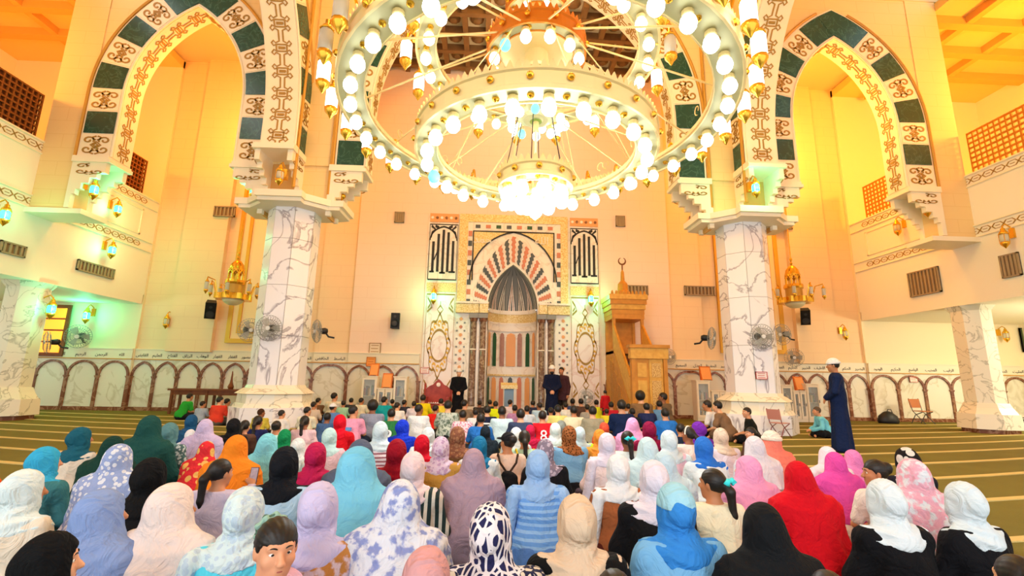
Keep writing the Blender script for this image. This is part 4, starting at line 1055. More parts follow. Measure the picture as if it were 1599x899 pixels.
# ---------------------------------------------------------------- furniture
m_cab = mat('cabinet_cream', '#f1e4cc', .5); m_cg = mat('cabinet_glass', '#8fa0a4', .1, spec=.6)
BOOKC = ['#a63a2a', '#2f5d3a', '#c79a3a', '#2f4a7a', '#5a3a6a', '#e8dcc0', '#1f2a30']
def cabinet(x0, x1, y0, y1, h, doors, lab, books=True):
    t = empty('bookcase', ((x0+x1)/2, (y0+y1)/2, 0)); w, d = (x1-x0)/2, (y1-y0)/2
    b = MB().box((-w, d-.03, 0), (w, d, h)); b.box((-w, -d+.03, 0), (-w+.03, d-.03, h)).box((w-.03, -d+.03, 0), (w, d-.03, h)).box((-w+.03, -d+.03, 0), (w-.03, d-.03, .1)).box((-w-.02, -d, h-.04), (w+.02, d, h))
    b.build('body', m_cab, t)
    n = 2
    for k in range(1, n): MB().box((-w+.03, -d+.04, h*k/n), (w-.03, d-.03, h*k/n+.02)).build('shelf', m_cab, t)
    for k in range(doors):
        a, c = -w+2*w*k/doors+.01, -w+2*w*(k+1)/doors-.01
        D = MB().box((a, -d, .1), (a+.06, -d+.03, h-.05)).box((c-.06, -d, .1), (c, -d+.03, h-.05)).box((a+.06, -d, .1), (c-.06, -d+.03, .2)).box((a+.06, -d, h-.13), (c-.06, -d+.03, h-.05)).build('door', m_cab, t)
        MB().box((a+.06, -d+.012, .2), (c-.06, -d+.02, h-.13)).build('pane', mat('clear_pane', '#cfdadd', .05, alpha=.25), D)
        MB().box((c-.05, -d-.03, h*.5), (c-.03, -d, h*.5+.1)).build('handle', m_iron, D)
    tag(t, lab, 'bookcase')
    if books:
        for k in range(n):
            x = -w+.06; i = 0
            while x < w-.1:
                bw = random.choice((.04, .05, .06)); bh = random.uniform(.22, min(.34, h/n-.08)); o = MB().box((0, 0, 0), (bw-.004, .18, bh)).build('book', mat('book_%d' % (i % 7), BOOKC[(i*3+k) % 7], .6), None, ((x0+x1)/2+x, (y0+y1)/2-.06, (.1 if k == 0 else h*k/n+.02)))
                tag(o, 'book standing on the %s shelf of the %s' % ('bottom' if k == 0 else 'top', lab), 'book', 'books in the '+lab); x += bw; i += 1
xa, xb = atY(567, 620, 16.6).x, atY(590, 620, 16.6).x
cabinet(xa, xb, 16.3, 16.7, 1.35, 1, 'left tall cream bookcase by the niche', True)
xc_, xd_ = atY(591, 620, 16.6).x, atY(615, 620, 16.6).x; cabinet(xc_, xd_, 16.35, 16.7, .95, 2, 'low cream cabinet between the two tall bookcases', True)
xe, xf = atY(616, 620, 16.6).x, atY(636, 620, 16.6).x; cabinet(xe, xf, 16.3, 16.7, 1.35, 1, 'right tall cream bookcase by the niche', True)
def openbook(px, py, Y, lab, zb, w=.3, h=.42, col='#d8702a'):
    p = atY(px, py, Y); t = empty('book_stand', (p.x, Y, zb))
    MB().pyz([(-.02, 0), (.14, h), (.17, h), (.1, 0)], -w/2, w/2).build('open_cover', mat('cover_'+col, col, .5), t)
    MB().pyz([(-.04, .03), (.11, h-.04), (.13, h-.04), (-.01, .03)], -w*.42, w*.42).build('pages', mat('page_orange', '#eba05a', .6), t)
    MB().box((-w*.3, -.1, 0), (w*.3, .12, .03)).build('rest', m_wood, t)
    tag(t, lab, 'book')
openbook(583, 590, 16.5, 'orange framed book leaning on the left tall bookcase', 1.35)
openbook(604, 596, 16.55, 'orange framed book on the low cabinet', .95, .34, .5)
xa, xb = atY(1083, 620, 16.9).x, atY(1104, 620, 16.9).x; cabinet(xa, xb, 16.6, 17.0, 1.4, 1, 'tall cream bookcase left of the right column')
xa2, xb2 = atY(1106, 620, 16.9).x, atY(1130, 620, 16.9).x; cabinet(xa2, xb2, 16.6, 17.0, 1.05, 2, 'low cream cabinet half behind the right column')
openbook(1104, 598, 16.8, 'orange book beside the right column on a cream cabinet', 1.4, .4, .5, '#c8641e')
xa, xb = atY(1216, 620, 16.9).x, atY(1233, 620, 16.9).x; cabinet(xa, xb, 16.7, 17.1, 1.3, 1, 'tall cream bookcase right of the right column')
xa, xb = atY(1234, 620, 16.9).x, atY(1254, 620, 16.9).x; cabinet(xa, xb, 16.7, 17.1, 1.1, 2, 'low cream cabinet below the wall fan')
xa, xb = atY(1255, 620, 16.9).x, atY(1275, 620, 16.9).x; cabinet(xa, xb, 16.7, 17.1, 1.35, 1, 'cream bookcase beside the standing man in navy')
openbook(1250, 600, 16.9, 'orange book on the low cabinet below the wall fan', 1.1, .36, .5)
# long brown table along the left dado
p0, p1 = atY(271, 606, 16.7), atY(386, 607, 16.7); zt_ = p0.z
t = empty('long_table', ((p0.x+p1.x)/2, 16.7, 0)); w = (p1.x-p0.x)/2
MB().box((-w, -.3, zt_-.06), (w, .3, zt_)).build('table_top', m_wood, t); MB().box((-w+.08, -.24, zt_-.2), (w-.08, -.2, zt_-.06)).build('apron', m_wood, t)
for x in (-w+.08, 0, w-.14):
    for yy in (-.26, .2): MB().box((x, yy, 0), (x+.07, yy+.07, zt_-.06)).build('leg', m_wood, t)
tag(t, 'long brown wooden table against the left dado', 'table')
for px, h, lab in ((360, .5, 'small dark vase standing on the long brown table'),):
    p = atY(px, 606, 16.7); MB().lathe([(.07, 0), (.1, .08), (.05, .2), (.03, .35), (.015, .6)], 12).build('vase', m_wood, None, (p.x, 16.7, zt_)); o = bpy.data.objects[-1] if False else [x for x in bpy.data.objects if x.name.startswith('vase')][-1]; tag(o, lab, 'vase')
# carved red bench left of the niche
p0, p1 = atY(664, 600, 15.6), atY(703, 600, 15.6); t = empty('carved_bench', ((p0.x+p1.x)/2, 15.6, 0)); w = (p1.x-p0.x)/2; m_red = mat('red_lacquer_wood', '#8e2a1c', .35, noise=(7, '#b4432c', .5))
MB().box((-w, -.35, .36), (w, .3, .44)).build('seat', m_red, t)
top = [(-w, 0)]+[(-w, .52)]+[(-w+.12, .62), (-w*.45, .66), (-w*.2, .78), (0, .84), (w*.2, .78), (w*.45, .66), (w-.12, .62)]+[(w, .52), (w, 0)]
MB().pxz([(x, .44+z) for x, z in top], .24, .3).build('backrest', m_red, t)
MB().lathe([(0, .02), (.06, .01), (.07, 0)], 12).build('rosette', m_mw, t, (0, .235, 1.1)).rotation_euler = (PI/2, 0, 0)
for k in range(9): MB().pxz([(-.04, 0), (.04, 0), (0, .05)], -.01, .01).build('bead', m_mw, t, (-w+.12+(2*w-.24)*k/8, .225, .5))
for x in (-w, w-.08):
    MB().box((x, -.35, .44), (x+.08, .28, .72)).build('armrest', m_red, t)
    for yy in (-.35, .22): MB().box((x, yy, 0), (x+.08, yy+.08, .36)).build('leg', m_red, t)
for x in (-w-.03, w+.03): MB().tube([(x, .27, 0), (x, .27, 1.1), (x, .27, 1.16)], [.035, .035, .012], 8).build('back_post', m_red, t)
tag(t, 'carved red wooden bench left of the niche', 'bench')
# lectern in the niche
p = atY(795, 600, 16.3); t = empty('lectern', (p.x, 16.3, 0))
MB().box((-.22, -.12, 0), (.22, .12, .06)).build('foot', m_mgr, t); MB().box((-.16, -.06, .06), (.16, .06, 1.0)).build('post', mat('lectern_steel', '#7f8f96', .3, .5), t)
MB().pyz([(-.25, 1.0), (.2, 1.16), (.2, 1.2), (-.25, 1.06)], -.28, .28).build('desk', m_ml, t); MB().box((-.28, -.27, 1.0), (.28, -.24, 1.12)).build('lip', m_ml, t)
tag(t, 'gold topped lectern standing inside the niche', 'lectern')
def chair(px, py, Y, rz, seatc, legc, lab, back=True, s=1.0):
    p = atY(px, py, Y); t = empty('folding_chair', (p.x, Y, 0), rz); t.scale = (s, s, s); ms = mat('seat_'+seatc, '#'+seatc, .4); ml = mat('frame_'+legc, '#'+legc, .4, .3)
    MB().box((-.21, -.2, .43), (.21, .2, .455)).build('seat', ms, t)
    MB().pyz([(.2, .55), (.23, .55), (.29, .86), (.26, .86)], -.22, .22).build('backrest', ms, t)
    for x in (-.2, .2):
        MB().tube([(x, .28, .88), (x, .18, .44), (x, -.24, 0)], .014, 6).build('leg', ml, t); MB().tube([(x, -.2, .43), (x, .1, .3), (x, .28, 0)], .014, 6).build('leg', ml, t)
    MB().tube([(-.2, .14, .12), (.2, .14, .12)], .01, 5).build('stretcher', ml, t)
    tag(t, lab, 'chair')
chair(1440, 640, 16.7, .1, 'b5651d', '4a4a4c', 'brown chair with dark metal legs against the sunlit dado')
p = atZ(1218, 683, 0); chair(1217, 660, p.y, 2.0, 'c88a80', '8a4a4a', 'reddish metal chair before the right column base', s=.8)
# bags on the floor
def bag(px, py, w, h, lab, Y=None):
    p = atZ(px, py, 0) if Y is None else Vector((atY(px, py, Y).x, Y, 0)); b = MB().lathe([(w*.9, 0), (w, h*.2), (w*.85, h*.6), (w*.4, h*.92), (.05, h)], 14)
    t = empty('black_bag', p); o = b.build('sack', m_black, t, smooth=True); o.scale = (1, .6, 1)
    MB().tube([(-.1, -.1, h*.9), (-.06, -.1, h*1.15), (.06, -.1, h*1.15), (.1, -.1, h*.9)], .015, 6).build('strap', m_black, t); tag(t, lab, 'bag')
bag(1388, 662, .38, .42, 'slumped black bag against the right dado', 16.75)
bag(1598, 676, .3, .3, 'black bag at the right edge behind the short column', 15.5)
# ================================================================ PEOPLE: bodies and clothes grown from distance fields
def _smin(a, b, k):
    h = np.clip(.5+.5*(b-a)/k, 0, 1); return b*(1-h)+a*h-k*h*(1-h)
def cap_(P, a, b, ra, rb=None, sq=(1, 1, 1)):
    rb = ra if rb is None else rb; s = np.array(sq, float)
    a = np.array(a, float); b = np.array(b, float); d = b-a
    q = [P[i]-a[i] for i in range(3)]; t = np.clip((q[0]*d[0]+q[1]*d[1]+q[2]*d[2])/max(1e-9, d@d), 0, 1)
    return np.sqrt(sum(((q[i]-t*d[i])/s[i])**2 for i in range(3)))-(ra+(rb-ra)*t)
def ell_(P, c, r):
    q = [(P[i]-c[i])/r[i] for i in range(3)]; k0 = np.sqrt(q[0]**2+q[1]**2+q[2]**2); k1 = np.sqrt(sum((q[i]/r[i])**2 for i in range(3)))+1e-9
    return k0*(k0-1)/k1
def blend(ds, k):
    o = ds[0]
    for d in ds[1:]: o = _smin(o, d, k)
    return o
def surface(f, lo, hi, res, name):
    """surface nets over a sampled field"""
    ax = [np.arange(lo[i]-res, hi[i]+res*1.5, res, dtype=np.float32) for i in range(3)]
    P = np.meshgrid(*ax, indexing='ij'); V = f(P).astype(np.float32)
    n = V.shape; ins = V < 0
    c = np.zeros([k-1 for k in n], np.int8)
    for dx in (0, 1):
        for dy in (0, 1):
            for dz in (0, 1): c += ins[dx:n[0]-1+dx, dy:n[1]-1+dy, dz:n[2]-1+dz]
    act = (c > 0) & (c < 8); idx = np.full(act.shape, -1, np.int64); I = np.argwhere(act); idx[act] = np.arange(len(I))
    S = np.zeros((len(I), 3)); W = np.zeros(len(I))
    offs = [(x, y, z) for x in (0, 1) for y in (0, 1) for z in (0, 1)]
    for a in offs:
        for d in range(3):
            if a[d]: continue
            b = list(a); b[d] = 1
            va = V[I[:, 0]+a[0], I[:, 1]+a[1], I[:, 2]+a[2]]; vb = V[I[:, 0]+b[0], I[:, 1]+b[1], I[:, 2]+b[2]]
            m = (va < 0) != (vb < 0); t = np.where(m, va/(va-vb+1e-12), 0)
            p = np.array(a, float)[None, :].repeat(len(I), 0); p[:, d] += t
            S[m] += p[m]; W[m] += 1
    vs = (I+S/np.maximum(W, 1)[:, None])*res+np.array([a[0] for a in ax])
    F = []
    for d in range(3):
        u, w = (d+1) % 3, (d+2) % 3
        sl0 = [slice(None)]*3; sl1 = [slice(None)]*3; sl0[d] = slice(0, -1); sl1[d] = slice(1, None)
        A, B = ins[tuple(sl0)], ins[tuple(sl1)]; E = np.argwhere(A != B)
        E = E[(E[:, u] > 0) & (E[:, w] > 0) & (E[:, u] < n[u]-1) & (E[:, w] < n[w]-1)]
        if not len(E): continue
        fl = A[E[:, 0], E[:, 1], E[:, 2]]
        q = []
        for (du, dw) in ((-1, -1), (0, -1), (0, 0), (-1, 0)):
            C = E.copy(); C[:, u] += du; C[:, w] += dw; q.append(idx[C[:, 0], C[:, 1], C[:, 2]])
        q = np.stack(q, 1); q[~fl] = q[~fl][:, ::-1]; F.append(q)
    F = np.concatenate(F)
    me = bpy.data.meshes.new(name); me.from_pydata(vs.tolist(), [], F.tolist()); me.update()
    me.polygons.foreach_set('use_smooth', [True]*len(me.polygons)); return me

class Pose: pass
def seated(lean=.04, yaw=0.0, nod=0.0, arms='lap', side=0.0):
    J = Pose(); J.lean = lean; J.yaw = yaw; J.nod = nod
    J.pel = (0, 0, .12); J.chest = (side*.5, .02+lean*.6, .40); J.neck = (side, .03+lean, .56); J.head = np.array((side, .055+lean*1.25, .705)); J.sh = []; J.el = []; J.wr = []; J.kn = []; J.ft = []
    for s in (-1, 1):
        J.sh.append((s*.165+side, .03+lean, .505)); J.kn.append((s*.25, .24, .13)); J.ft.append((-s*.1, .36, .07))
        if arms == 'lap': J.el.append((s*.245+side, .08+lean, .27)); J.wr.append((s*.09, .29+lean, .2))
        elif arms == 'knee': J.el.append((s*.27+side, .10+lean, .28)); J.wr.append((s*.3, .3, .22))
        elif arms == 'phone':
            if s > 0: J.el.append((.26, .16+lean, .36)); J.wr.append((.17, .33+lean, .56))
            else: J.el.append((-.245, .08+lean, .27)); J.wr.append((-.09, .29+lean, .2))
        elif arms == 'back':
            if s > 0: J.el.append((.3, -.02, .3)); J.wr.append((.36, -.1, .09))
            else: J.el.append((-.245, .08+lean, .27)); J.wr.append((-.09, .29+lean, .2))
    return J
def headspace(P, J):
    c, s = cos(J.yaw), sin(J.yaw); x, y, z = P[0]-J.head[0], P[1]-J.head[1], P[2]-J.head[2]
    x, y = c*x+s*y, -s*x+c*y            # yaw > 0 turns the face to the left (-x side is +yaw)
    cn, sn = cos(J.nod), sin(J.nod); y, z = cn*y-sn*z, sn*y+cn*z
    return [x, y, z]
def head_f(Q):
    d = ell_(Q, (0, -.012, .022), (.077, .096, .098)); d = _smin(d, ell_(Q, (0, .03, -.055), (.056, .062, .066)), .04)     # skull, jaw
    d = _smin(d, cap_(Q, (0, .088, .012), (0, .108, -.02), .009, .014), .014)                                              # nose
    d = _smin(d, cap_(Q, (-.012, .105, -.024), (.012, .105, -.024), .008), .008)
    d = _smin(d, cap_(Q, (-.04, .072, .034), (.04, .072, .034), .012), .018)                                             # brow
    for s in (-1, 1):
        d = _smin(d, ell_(Q, (s*.04, .055, -.02), (.026, .025, .024)), .02)                                              # cheeks
        d = np.maximum(d, -(ell_(Q, (s*.031, .096, .012), (.016, .014, .010))))                                          # eye sockets
        d = _smin(d, ell_(Q, (s*.079, -.008, .0), (.010, .020, .032)), .008)                                              # ears
    d = _smin(d, cap_(Q, (-.018, .085, -.05), (.018, .085, -.05), .007), .008); d = _smin(d, cap_(Q, (-.014, .084, -.062), (.014, .084, -.062), .008), .008)   # lips
    d = _smin(d, ell_(Q, (0, .068, -.093), (.022, .02, .018)), .015)                                                        # chin
    return d
def hand_f(P, w, d, up, s):
    """palm at the wrist w, fingers along d, thumb on the side"""
    w = np.array(w, float); d = np.array(d, float)/np.linalg.norm(d); up = np.array(up, float); up = up-d*(up@d); up /= np.linalg.norm(up); sd = np.cross(d, up)*s
    o = blend([cap_(P, w, w+d*.03, .026, .028), cap_(P, w+d*.035+sd*.02, w+d*.075+sd*.022, .019, .017), cap_(P, w+d*.035-sd*.02, w+d*.075-sd*.02, .019, .016)], .02)
    for i, (off, L) in enumerate(((.028, .062), (.0095, .072), (-.0095, .067), (-.027, .05))):
        b = w+d*.075+sd*off; m_ = b+d*L*.5-up*.006; e = m_+d*L*.42-up*L*.3
        o = np.minimum(o, blend([cap_(P, b, m_, .0105, .0095), cap_(P, m_, e, .0095, .008)], .006))
    b = w+d*.02+sd*.03; o = _smin(o, blend([cap_(P, b, b+d*.03+sd*.022, .013, .012), cap_(P, b+d*.03+sd*.022, b+d*.062+sd*.022-up*.012, .012, .009)], .008), .01)
    return o
def body_f(J, legs=True):
    def f(P):
        d = head_f(headspace(P, J)); n = np.array(J.neck)
        d = _smin(d, cap_(P, n-np.array((0, .0, .04)), J.head+np.array((0, -.02, -.05)), .052, .046), .03)
        t = blend([cap_(P, J.pel, J.chest, .12, .11, (1.15, .8, 1)), cap_(P, J.chest, n, .1, .06, (1.1, .8, 1)), cap_(P, J.sh[0], J.sh[1], .045)], .06); d = _smin(d, t, .03)
        for i in (0, 1):
            s = -1 if i == 0 else 1
            d = _smin(d, blend([cap_(P, J.sh[i], J.el[i], .04, .034), cap_(P, J.el[i], J.wr[i], .034, .025)], .02), .02)
            v = np.array(J.wr[i])-np.array(J.el[i]); v = v/np.linalg.norm(v)
            d = np.minimum(d, hand_f(P, J.wr[i], v, (0, 0, 1) if abs(v[2]) < .8 else (0, -1, 0), -s if v[1] > 0 else s))
            if legs: d = _smin(d, blend([cap_(P, (s*.1, .02, .1), J.kn[i], .075, .055), cap_(P, J.kn[i], J.ft[i], .05, .035), cap_(P, J.ft[i], np.array(J.ft[i])+np.array((-s*.12, .03, -.02)), .035, .028)], .03), .03)
        return np.maximum(d, .004-P[2])
    return f
def fold(P, amp, k, ph=0.0):
    a = np.arctan2(P[0], P[1]-.05); return amp*(np.sin(k*a+ph+6*P[2])*.6+np.sin((k*1.7)*a-ph+9*P[2]+2)*.4)
def torso_d(P, J, g=0.0, slim=1.0):
    return blend([ell_(P, (0, -.005, .15), (.2*slim+g, .16+g, .17)), cap_(P, (0, 0, .15), J.chest, .135*slim+g, .13*slim+g, (1.15, .85, 1)), cap_(P, J.chest, (J.neck[0], J.neck[1], J.neck[2]-.03), .125*slim+g, .075+g, (1.1, .85, 1)),
                  cap_(P, J.sh[0], J.sh[1], .062*slim+g)], .07)
def arms_d(P, J, g=0.0, short=False):
    o = None
    for i in (0, 1):
        a, b, c = np.array(J.sh[i]), np.array(J.el[i]), np.array(J.wr[i])
        q = cap_(P, a, a+(b-a)*.75, .058+g, .062+g) if short else blend([cap_(P, a, b, .06+g, .057+g), cap_(P, b, b+(c-b)*.9, .055+g, .042+g)], .03)
        o = q if o is None else np.minimum(o, q)
    return o
def legs_d(P, J, g=0.0):
    o = None
    for i in (0, 1):
        s = -1 if i == 0 else 1
        q = blend([cap_(P, (s*.09, .0, .12), J.kn[i], .115+g, .088+g), cap_(P, J.kn[i], J.ft[i], .082+g, .055+g)], .05); o = q if o is None else _smin(o, q, .05)
    return o
def floorcut(d, P, z=.0): return np.maximum(d, z-P[2])
def robe_f(J, wide=1.0, ph=0.0):
    def f(P):
        d = blend([torso_d(P, J, .012), arms_d(P, J, .006)], .05); d = _smin(d, legs_d(P, J, .01), .06)
        d = _smin(d, ell_(P, (0, .12, .05), (.31*wide, .30, .13)), .06); d = _smin(d, ell_(P, (0, -.03, .06), (.25*wide, .19, .13)), .06)
        d = d+fold(P, .009, 8, ph)*np.clip(1.2-P[2]*1.2, 0, 1)+.005*np.sin(30*P[2]+12*P[0]+ph)
        return floorcut(np.maximum(d, P[2]-J.neck[2]-.03), P)
    return f
def shirt_f(J, short=False, ph=0.0, slim=1.0):
    def f(P):
        d = blend([torso_d(P, J, .008, slim), arms_d(P, J, .004, short)], .035)+fold(P, .006, 7, ph)+.005*np.sin(28*P[2]+16*P[0]+ph)
        return np.maximum(np.maximum(d, P[2]-J.neck[2]-.015), .07-P[2]+.02*np.sin(P[0]*14+ph))
    return f
def trouser_f(J):
    def f(P):
        d = _smin(legs_d(P, J), ell_(P, (0, -.01, .11), (.19, .16, .13)), .06); return floorcut(np.maximum(d, P[2]-.25)+fold(P, .004, 9), P)
    return f
def facecut(d, P, J, r=(.062, .08, .082), th=None):
    Q = headspace(P, J); return np.maximum(d, -ell_(Q, (0, .115, -.012), r))
def hijab_f(J, cape=.0, ph=0.0, bun=True, low=.475):
    """scarf wrapped close round head and neck, spreading over the shoulders"""
    def f(P):
        Q = headspace(P, J)
        d = ell_(Q, (0, -.016, .02), (.093, .115, .116)); d = _smin(d, ell_(Q, (0, .015, -.06), (.083, .085, .085)), .04)
        if bun: d = _smin(d, ell_(Q, (0, -.095, .0), (.05, .045, .05)), .05)
        n = np.array(J.neck); d = _smin(d, cap_(P, n+np.array((0, -.005, -.02)), J.head+np.array((0, -.012, -.05)), .088, .078), .04)
        sh = blend([cap_(P, J.sh[0], J.sh[1], .074+cape), ell_(P, (J.neck[0], J.neck[1]-.02, .5), (.15+cape, .128+cape, .11))], .05); sh = np.maximum(sh, low-.05+.02*np.sin(P[0]*13+ph*2)+.42*np.abs(P[0]-J.neck[0]-.02*ph)-P[2])
        d = _smin(d, sh, .045)
        a = np.arctan2(Q[0], -Q[1]); sag = P[2]-1.6*Q[0]**2*(1 if ph < 3 else .4)+(.25*Q[0] if ph > 1 else -.1*Q[0])
        nk = np.clip((.70-P[2])*9, 0, 1)*np.clip((P[2]-.4)*9, 0, 1)
        d = d+nk*.009*(np.abs(np.sin(52*sag+ph))-.5)+nk*.004*np.sin(95*sag-3*a)+(1-nk)*.0028*np.sin(7*a+14*P[2]+ph)
        return facecut(d, P, J)
    return f
def khimar_f(J, hem=.12, wide=1.0, ph=0.0):
    """long one-piece veil falling from the head over back and arms"""
    def f(P):
        Q = headspace(P, J); d = ell_(Q, (0, -.014, .02), (.094, .116, .116)); d = _smin(d, ell_(Q, (0, .015, -.06), (.086, .09, .09)), .04)
        n = np.array(J.neck)
        b = cap_(P, J.head+np.array((0, -.03, -.06)), (0, .0, .2), .085, .24*wide, (1.1, .88, 1)); d = _smin(d, b, .07)
        d = _smin(d, blend([torso_d(P, J, .03), arms_d(P, J, .03)], .08), .08)
        t = np.clip((.66-P[2])*2.4, 0, 1); d = d+t*fold(P, .015, 7, ph)
        a = np.arctan2(P[0], -P[1]+.05); sag = P[2]-1.3*P[0]**2+(.2*P[0] if ph > 1 else -.12*P[0]); nk = np.clip((.70-P[2])*8, 0, 1)*np.clip((P[2]-.42)*8, 0, 1)
        d = d+nk*.009*(np.abs(np.sin(42*sag+ph))-.5)-t*.02*np.clip(.62-P[2], 0, .4)/.4*(1-2*np.abs(np.sin(4.5*a+1.5*np.sin(5*P[2]+ph)+ph)))
        d = np.maximum(d, hem+.05*np.sin(P[0]*5+ph)+.12*np.clip(P[1]-.1, 0, 1)-P[2]); return facecut(d, P, J)
    return f
def shawl_f(J):
    def f(P):
        d = hijab_f(J, .0, .5, True, .5)(P)
        for i, s in ((0, -1), (1, 1)):
            d = _smin(d, np.maximum(cap_(P, (s*.19, -.0, .51), (s*.27, -.02, .12), .058, .07, (.8, 1, 1)), .13-P[2]), .03)
        return facecut(d, P, J)
    return f
def hair_f(J, style='short'):
    def f(P):
        Q = headspace(P, J)
        d = ell_(Q, (0, -.018, .03), (.086, .102, .100)); d = np.maximum(d, Q[1]*.75-Q[2]*.62-.052); d = np.maximum(d, -.095+np.clip((Q[1]+.045)*1.7, 0, .14)-Q[2]) if style == 'short' else d
        if style == 'short': d = np.maximum(d, Q[1]-.055-np.clip(Q[2]-.05, 0, .1)*2)
        if style == 'big': d = _smin(np.maximum(ell_(Q, (0, -.02, .035), (.105, .12, .115)), Q[1]-.05-np.clip(Q[2]-.04, 0, .1)*2), d, .02); d = np.maximum(d, -.07-Q[2])
        if style in ('pony', 'bun'):
            d = np.maximum(d, np.maximum(-.08+np.clip((Q[1]+.04)*1.5, 0, .12)-Q[2], Q[1]-.06-np.clip(Q[2]-.03, 0, .1)*2.2))
        if style == 'pony':
            d = _smin(d, blend([cap_(Q, (0, -.1, .03), (0, -.15, -.03), .032, .036), cap_(Q, (0, -.15, -.03), (.01, -.16, -.2), .036, .026), cap_(Q, (.01, -.16, -.2), (.03, -.15, -.3), .026, .008)], .02), .02)
        if style == 'bun': d = _smin(d, ell_(Q, (0, -.11, .05), (.055, .05, .055)), .015)
        a = np.arctan2(Q[0], Q[2]); return d+.0018*np.sin(26*a+30*Q[1])
    return f
def cap_f(J, style='cap'):
    def f(P):
        Q = headspace(P, J); d = np.maximum(ell_(Q, (0, -.015, .035), (.094, .112, .104)), .035-Q[2])
        if style == 'cap': d = np.minimum(d, np.maximum(ell_(Q, (0, .11, .045), (.075, .085, .014)), -.02-Q[1]))
        if style == 'kufi': d = np.maximum(ell_(Q, (0, -.015, .05), (.098, .115, .108)), .05-Q[2]); d = np.minimum(d, np.maximum(np.abs(ell_(Q, (0, -.015, .055), (.1, .118, .2)))-.008, np.abs(Q[2]-.055)-.022))
        return d
    return f
RES = .0135
BX = ((-.56, -.42, 0), (.56, .52, .88)); HB = ((-.16, -.3, .35), (.16, .35, .9))
PROTO = {}
def proto(key, f, lo, hi, res, name):
    if key not in PROTO: PROTO[key] = surface(f, lo, hi, res, name)
    return PROTO[key]
POSES = {'c': seated(), 'f': seated(.13, 0, .1), 'l': seated(.04, .65, 0), 'r': seated(.04, -.65, 0), 'L': seated(.05, 1.25, .05), 'R': seated(.05, -1.25, .05), 'k': seated(.05, -.2, 0, 'knee'), 'p': seated(.04, -.45, .05, 'phone'), 'b': seated(-.05, .3, 0, 'back')}
SKINS = [mat('skin_a', '#c98d68', .55), mat('skin_b', '#b57850', .55), mat('skin_c', '#8a5638', .55), mat('skin_d', '#d9a27c', .55)]
HAIR = mat('black_hair', '#17120f', .5); HAIRB = mat('brown_hair', '#2c1b12', .5)
def cloth(hexc, pat=None):
    key = 'cloth_'+hexc+('_'+pat[0]+pat[1] if pat else '')
    if key in MATS: return MATS[key]
    def lc(h): c = lin(h); return tuple(x*.80 for x in c[:3])+(1,)
    m = mat(key, '#'+hexc, .85, spec=.15, bump=(140, .12)); m.node_tree.nodes['Principled BSDF'].inputs['Base Color'].default_value = lc(hexc)
    q = m.node_tree; b0 = q.nodes['Principled BSDF']; w = q.nodes.new('ShaderNodeTexNoise'); w.inputs['Scale'].default_value = 7; w.inputs['Detail'].default_value = 3; w.inputs['Distortion'].default_value = 2.2
    tc0 = q.nodes.new('ShaderNodeTexCoord'); q.links.new(tc0.outputs['Object'], w.inputs['Vector']); bp = q.nodes.new('ShaderNodeBump'); bp.inputs['Strength'].default_value = .55; bp.inputs['Distance'].default_value = .05
    q.links.new(w.outputs['Fac'], bp.inputs['Height']); q.links.new(bp.outputs['Normal'], b0.inputs['Normal'])
    if pat:
        nt = m.node_tree; b = nt.nodes['Principled BSDF']; tc = nt.nodes.new('ShaderNodeTexCoord'); kind, c2 = pat[0], pat[1]
        r = nt.nodes.new('ShaderNodeValToRGB'); r.color_ramp.interpolation = 'CONSTANT' if kind not in ('camo', 'tie') else 'EASE'; e = r.color_ramp.elements; sw = kind in ('floral', 'dots', 'leopard'); e[0].color = lc(c2 if sw else hexc); e[1].color = lc(hexc if sw else c2); e[0].position = 0
        if kind == 'stripe':
            n = nt.nodes.new('ShaderNodeTexWave'); n.bands_direction = 'Z'; n.inputs['Scale'].default_value = 7; n.inputs['Distortion'].default_value = .6; e[1].position = .6; src = n.outputs['Color']
        elif kind == 'vstripe':
            n = nt.nodes.new('ShaderNodeTexWave'); n.bands_direction = 'X'; n.inputs['Scale'].default_value = 6; e[1].position = .55; src = n.outputs['Color']
        elif kind in ('floral', 'leaf', 'dots', 'leopard'):
            n = nt.nodes.new('ShaderNodeTexVoronoi'); n.inputs['Scale'].default_value = {'floral': 26, 'leaf': 19, 'dots': 9, 'leopard': 40}[kind]; n.feature = 'DISTANCE_TO_EDGE' if kind == 'leaf' else 'F1'
            e[1].position = {'floral': .42, 'leaf': .14, 'dots': .42, 'leopard': .4}[kind]; src = n.outputs['Distance']
        else:
            n = nt.nodes.new('ShaderNodeTexNoise'); n.inputs['Scale'].default_value = 18 if kind == 'camo' else 21; n.inputs['Detail'].default_value = 6; e[0].position = .46; e[1].position = .6; src = n.outputs['Fac']
        vec = tc.outputs['Object']
        if kind == 'leaf':
            mp = nt.nodes.new('ShaderNodeMapping'); mp.inputs['Scale'].default_value = (1.5, 1.5, .7); mp.inputs['Rotation'].default_value = (.5, .6, .3); nt.links.new(vec, mp.inputs['Vector']); vec = mp.outputs['Vector']
        nt.links.new(vec, n.inputs['Vector']); nt.links.new(src, r.inputs['Fac']); nt.links.new(r.outputs['Color'], b.inputs['Base Color'])
    return m
def C(s):
    """'hex' or 'hex/pattern/hex'"""
    a = s.split('/'); return cloth(a[0], (a[1], a[2])) if len(a) > 1 else cloth(a[0])
m_eye = mat('eye_white', '#efe9e2', .3); m_pup = mat('eye_dark', '#1c120c', .2); m_lip = mat('lip', '#a8564a', .5)
eye_me = MB().lathe([(0, -.012), (.0075, -.0095), (.012, 0), (.0075, .0095), (0, .012)], 12).mesh('eye', True); pup_me = MB().lathe([(0, .0128), (.0045, .0115), (.006, .0095)], 10).mesh('iris', True)
